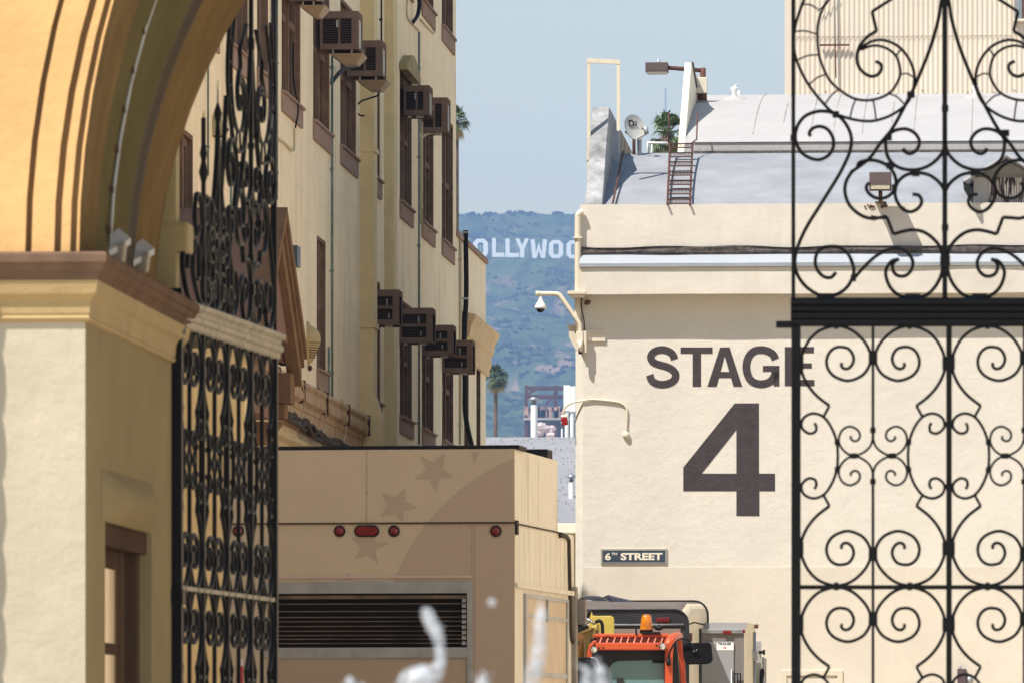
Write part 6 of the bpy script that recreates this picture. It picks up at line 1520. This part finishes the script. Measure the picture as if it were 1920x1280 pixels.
# hinge-side spire
xs_ = 2330
mb = MB(); rect(mb, xs_-4, xs_+4, 195, 560, -.009, .009); mb.lathe([(.001, 0), (.012, .03), (.022, .07), (.01, .12), (.018, .15), (.008, .2), (.004, .3), (.001, .34)], gx(xs_, 330), 10); g_('spire', mb)
mb = MB(); q = wire([(2070, 130), (2120, 300), (2190, 440), (2260, 520), (2330, 470)], .0078, 5); mb.add(q.V, q.F, True); g_('diagonal_bar', mb)
for s0 in (1, -1):
    sp = [(xs_+s0*40, 470), (xs_+s0*28, 440), (xs_+s0*12, 400), (xs_+s0*40, 350), (xs_+s0*85, 350), (xs_+s0*100, 395), (xs_+s0*75, 425), (xs_+s0*50, 405)]
    mb = wire(sp, .0078, 5); q = wire([(xs_+s0*10, 555), (xs_+s0*60, 545), (xs_+s0*120, 500), (xs_+s0*105, 440), (xs_+s0*60, 450), (xs_+s0*55, 500), (xs_+s0*80, 510)], .0078, 5); mb.add(q.V, q.F, True)
    q = wire([(xs_+s0*130, 556), (xs_+s0*190, 540), (xs_+s0*235, 490), (xs_+s0*215, 450), (xs_+s0*180, 460), (xs_+s0*185, 495)], .0078, 5); mb.add(q.V, q.F, True); g_('scroll', mb)
class _F: pass
root = bpy.data.objects.new('gate_leaf', None); COL.objects.link(root); root.location = ((1484-960)/F*32, 32, 0)
props(root, 'black wrought iron gate leaf with open scrollwork facing straight on before the stage', 'gate', 'wrought iron gate leaves')
parts = []
for nm, mb in GL:
    me = mb.mesh(nm, IRON); o = bpy.data.objects.new(nm, me); COL.objects.link(o); o.parent = root; parts.append(o)
r2_ = root.copy(); COL.objects.link(r2_)
fx, fy, hx_, hy_ = (514-960)/F*34.62, 34.62, (333-960)/F*32.05, 32.05
r2_.location = (fx, fy, 0); r2_.rotation_euler = (0, 0, math.atan2(hy_-fy, hx_-fx))
r2_['label'] = 'black wrought iron gate leaf swung open, nearly edge-on beside the left pillar'
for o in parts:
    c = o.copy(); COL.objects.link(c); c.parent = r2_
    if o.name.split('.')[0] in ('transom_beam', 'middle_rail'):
        c.material_slots[0].link = 'OBJECT'; c.material_slots[0].material = SHEEN  # reflected light put into the rail colour on this leaf only

# ================================================================== fountain in front
FY = 11.5
WATER = mat('foam_water', (.62, .66, .74), rough=.35, var=.15, scale=60, trans=.2, spec=.6)
STONE = mat('fountain_stone', (.5, .45, .37), var=.15, scale=4, bump=.01)
t = WATER.node_tree; tr_ = t.nodes.new('ShaderNodeBsdfTransparent'); mxs = t.nodes.new('ShaderNodeMixShader'); nn_ = t.nodes.new('ShaderNodeTexNoise'); nn_.inputs['Scale'].default_value = 70; mr_ = t.nodes.new('ShaderNodeMapRange')
tcw = t.nodes.new('ShaderNodeTexCoord'); t.links.new(tcw.outputs['Object'], nn_.inputs['Vector']); mr_.inputs[1].default_value = .35; mr_.inputs[2].default_value = .6; mr_.inputs[3].default_value = .12; mr_.inputs[4].default_value = .8
t.links.new(nn_.outputs['Fac'], mr_.inputs[0]); t.links.new(mr_.outputs[0], mxs.inputs[0]); t.links.new(tr_.outputs[0], mxs.inputs[1]); t.links.new(getbsdf(WATER).outputs[0], mxs.inputs[2])
t.links.new(mxs.outputs[0], t.nodes['Material Output'].inputs['Surface'])
T = Thing('fountain', 'stone tiered fountain in front of the gate, below the picture', 'fountain', W, (-.05, FY, 0))
T.part('basin', MB().lathe([(1.3, 0), (1.35, .1), (1.25, .45), (1.3, .5), (1.2, .5), (1.15, .3), (.001, .28)], (-.05, FY, 0), 40), STONE)
T.part('pedestal', MB().lathe([(.2, .28), (.12, .4), (.1, .8), (.16, .95)], (-.05, FY, 0), 20), STONE)
T.part('bowl', MB().lathe([(.1, .9), (.3, .98), (.5, 1.12), (.52, 1.14), (.46, 1.13), (.001, 1.06)], (-.05, FY, 0), 36), STONE)
def fp(px, py): s_ = FY/F; return ((px-960)*s_, FY, CZ+(HY-py)*s_)
k_ = FY/F
def jet(pts, rr_, lab):
    mb = MB(); mb.tube([fp(*a) for a in pts], [r_*k_ for r_ in rr_], 12, 6)
    rj = random.Random(int(pts[0][0]))
    for _ in range(16):
        a = rj.choice(pts); ico(mb, tuple(c_+rj.gauss(0, .008) for c_ in fp(*a)), rj.uniform(.001, .004), 1)
    solo('water_jet', mb, WATER, lab, 'water jet', W, fp(*pts[-1]), 'jets of the fountain')
jet([(797, 1138), (801, 1150), (811, 1172), (822, 1198), (826, 1225), (824, 1245), (812, 1262), (790, 1275), (770, 1292), (775, 1330), (800, 1440)], [7, 12, 13, 12, 9, 10, 14, 26, 34, 30, 20, 16], 'blurred white water jet bending like an S before the truck vent, tallest on the left')
jet([(1014, 1134), (1015, 1146), (1013, 1180), (1012, 1215), (1006, 1245), (1000, 1270), (1000, 1330), (985, 1440)], [5, 9, 12, 13, 14, 15, 17, 14], 'straight blurred white water jet before the truck side window')
jet([(1098, 1250), (1100, 1262), (1100, 1290), (1095, 1440)], [4, 9, 12, 10], 'short white water jet below the loader mirror, the left of two')
jet([(1122, 1244), (1126, 1258), (1129, 1290), (1125, 1440)], [4, 13, 15, 10], 'short fat white water jet below the loader mirror, the right of two')
jet([(904, 1266), (905, 1276), (905, 1300), (900, 1440)], [6, 13, 16, 12], 'low white water blob at the bottom edge between the two tall jets')
jet([(660, 1272), (660, 1290), (700, 1440)], [5, 10, 10], 'low white water blob at the bottom edge, leftmost of the jets')
mb = MB(); ico(mb, fp(923, 1128), .0065, 1); solo('water_drop', mb, WATER, 'single pale water drop in the air over the tan truck', 'water drop', W, fp(923, 1128))

# ================================================================== haze
hz = MB(); hz.box(-2400, 2400, -120, 7300, -12, 575)
m = bpy.data.materials.new('haze'); m.use_nodes = True; t = m.node_tree; t.nodes.clear()
pv = t.nodes.new('ShaderNodeVolumePrincipled'); pv.inputs['Density'].default_value = .00015; pv.inputs['Color'].default_value = (.34, .53, .95, 1); pv.inputs['Anisotropy'].default_value = -.15
oo = t.nodes.new('ShaderNodeOutputMaterial'); t.links.new(pv.outputs[0], oo.inputs['Volume'])
solo('haze', hz, m, 'thin bluish haze over the distance', 'haze', kind='stuff')
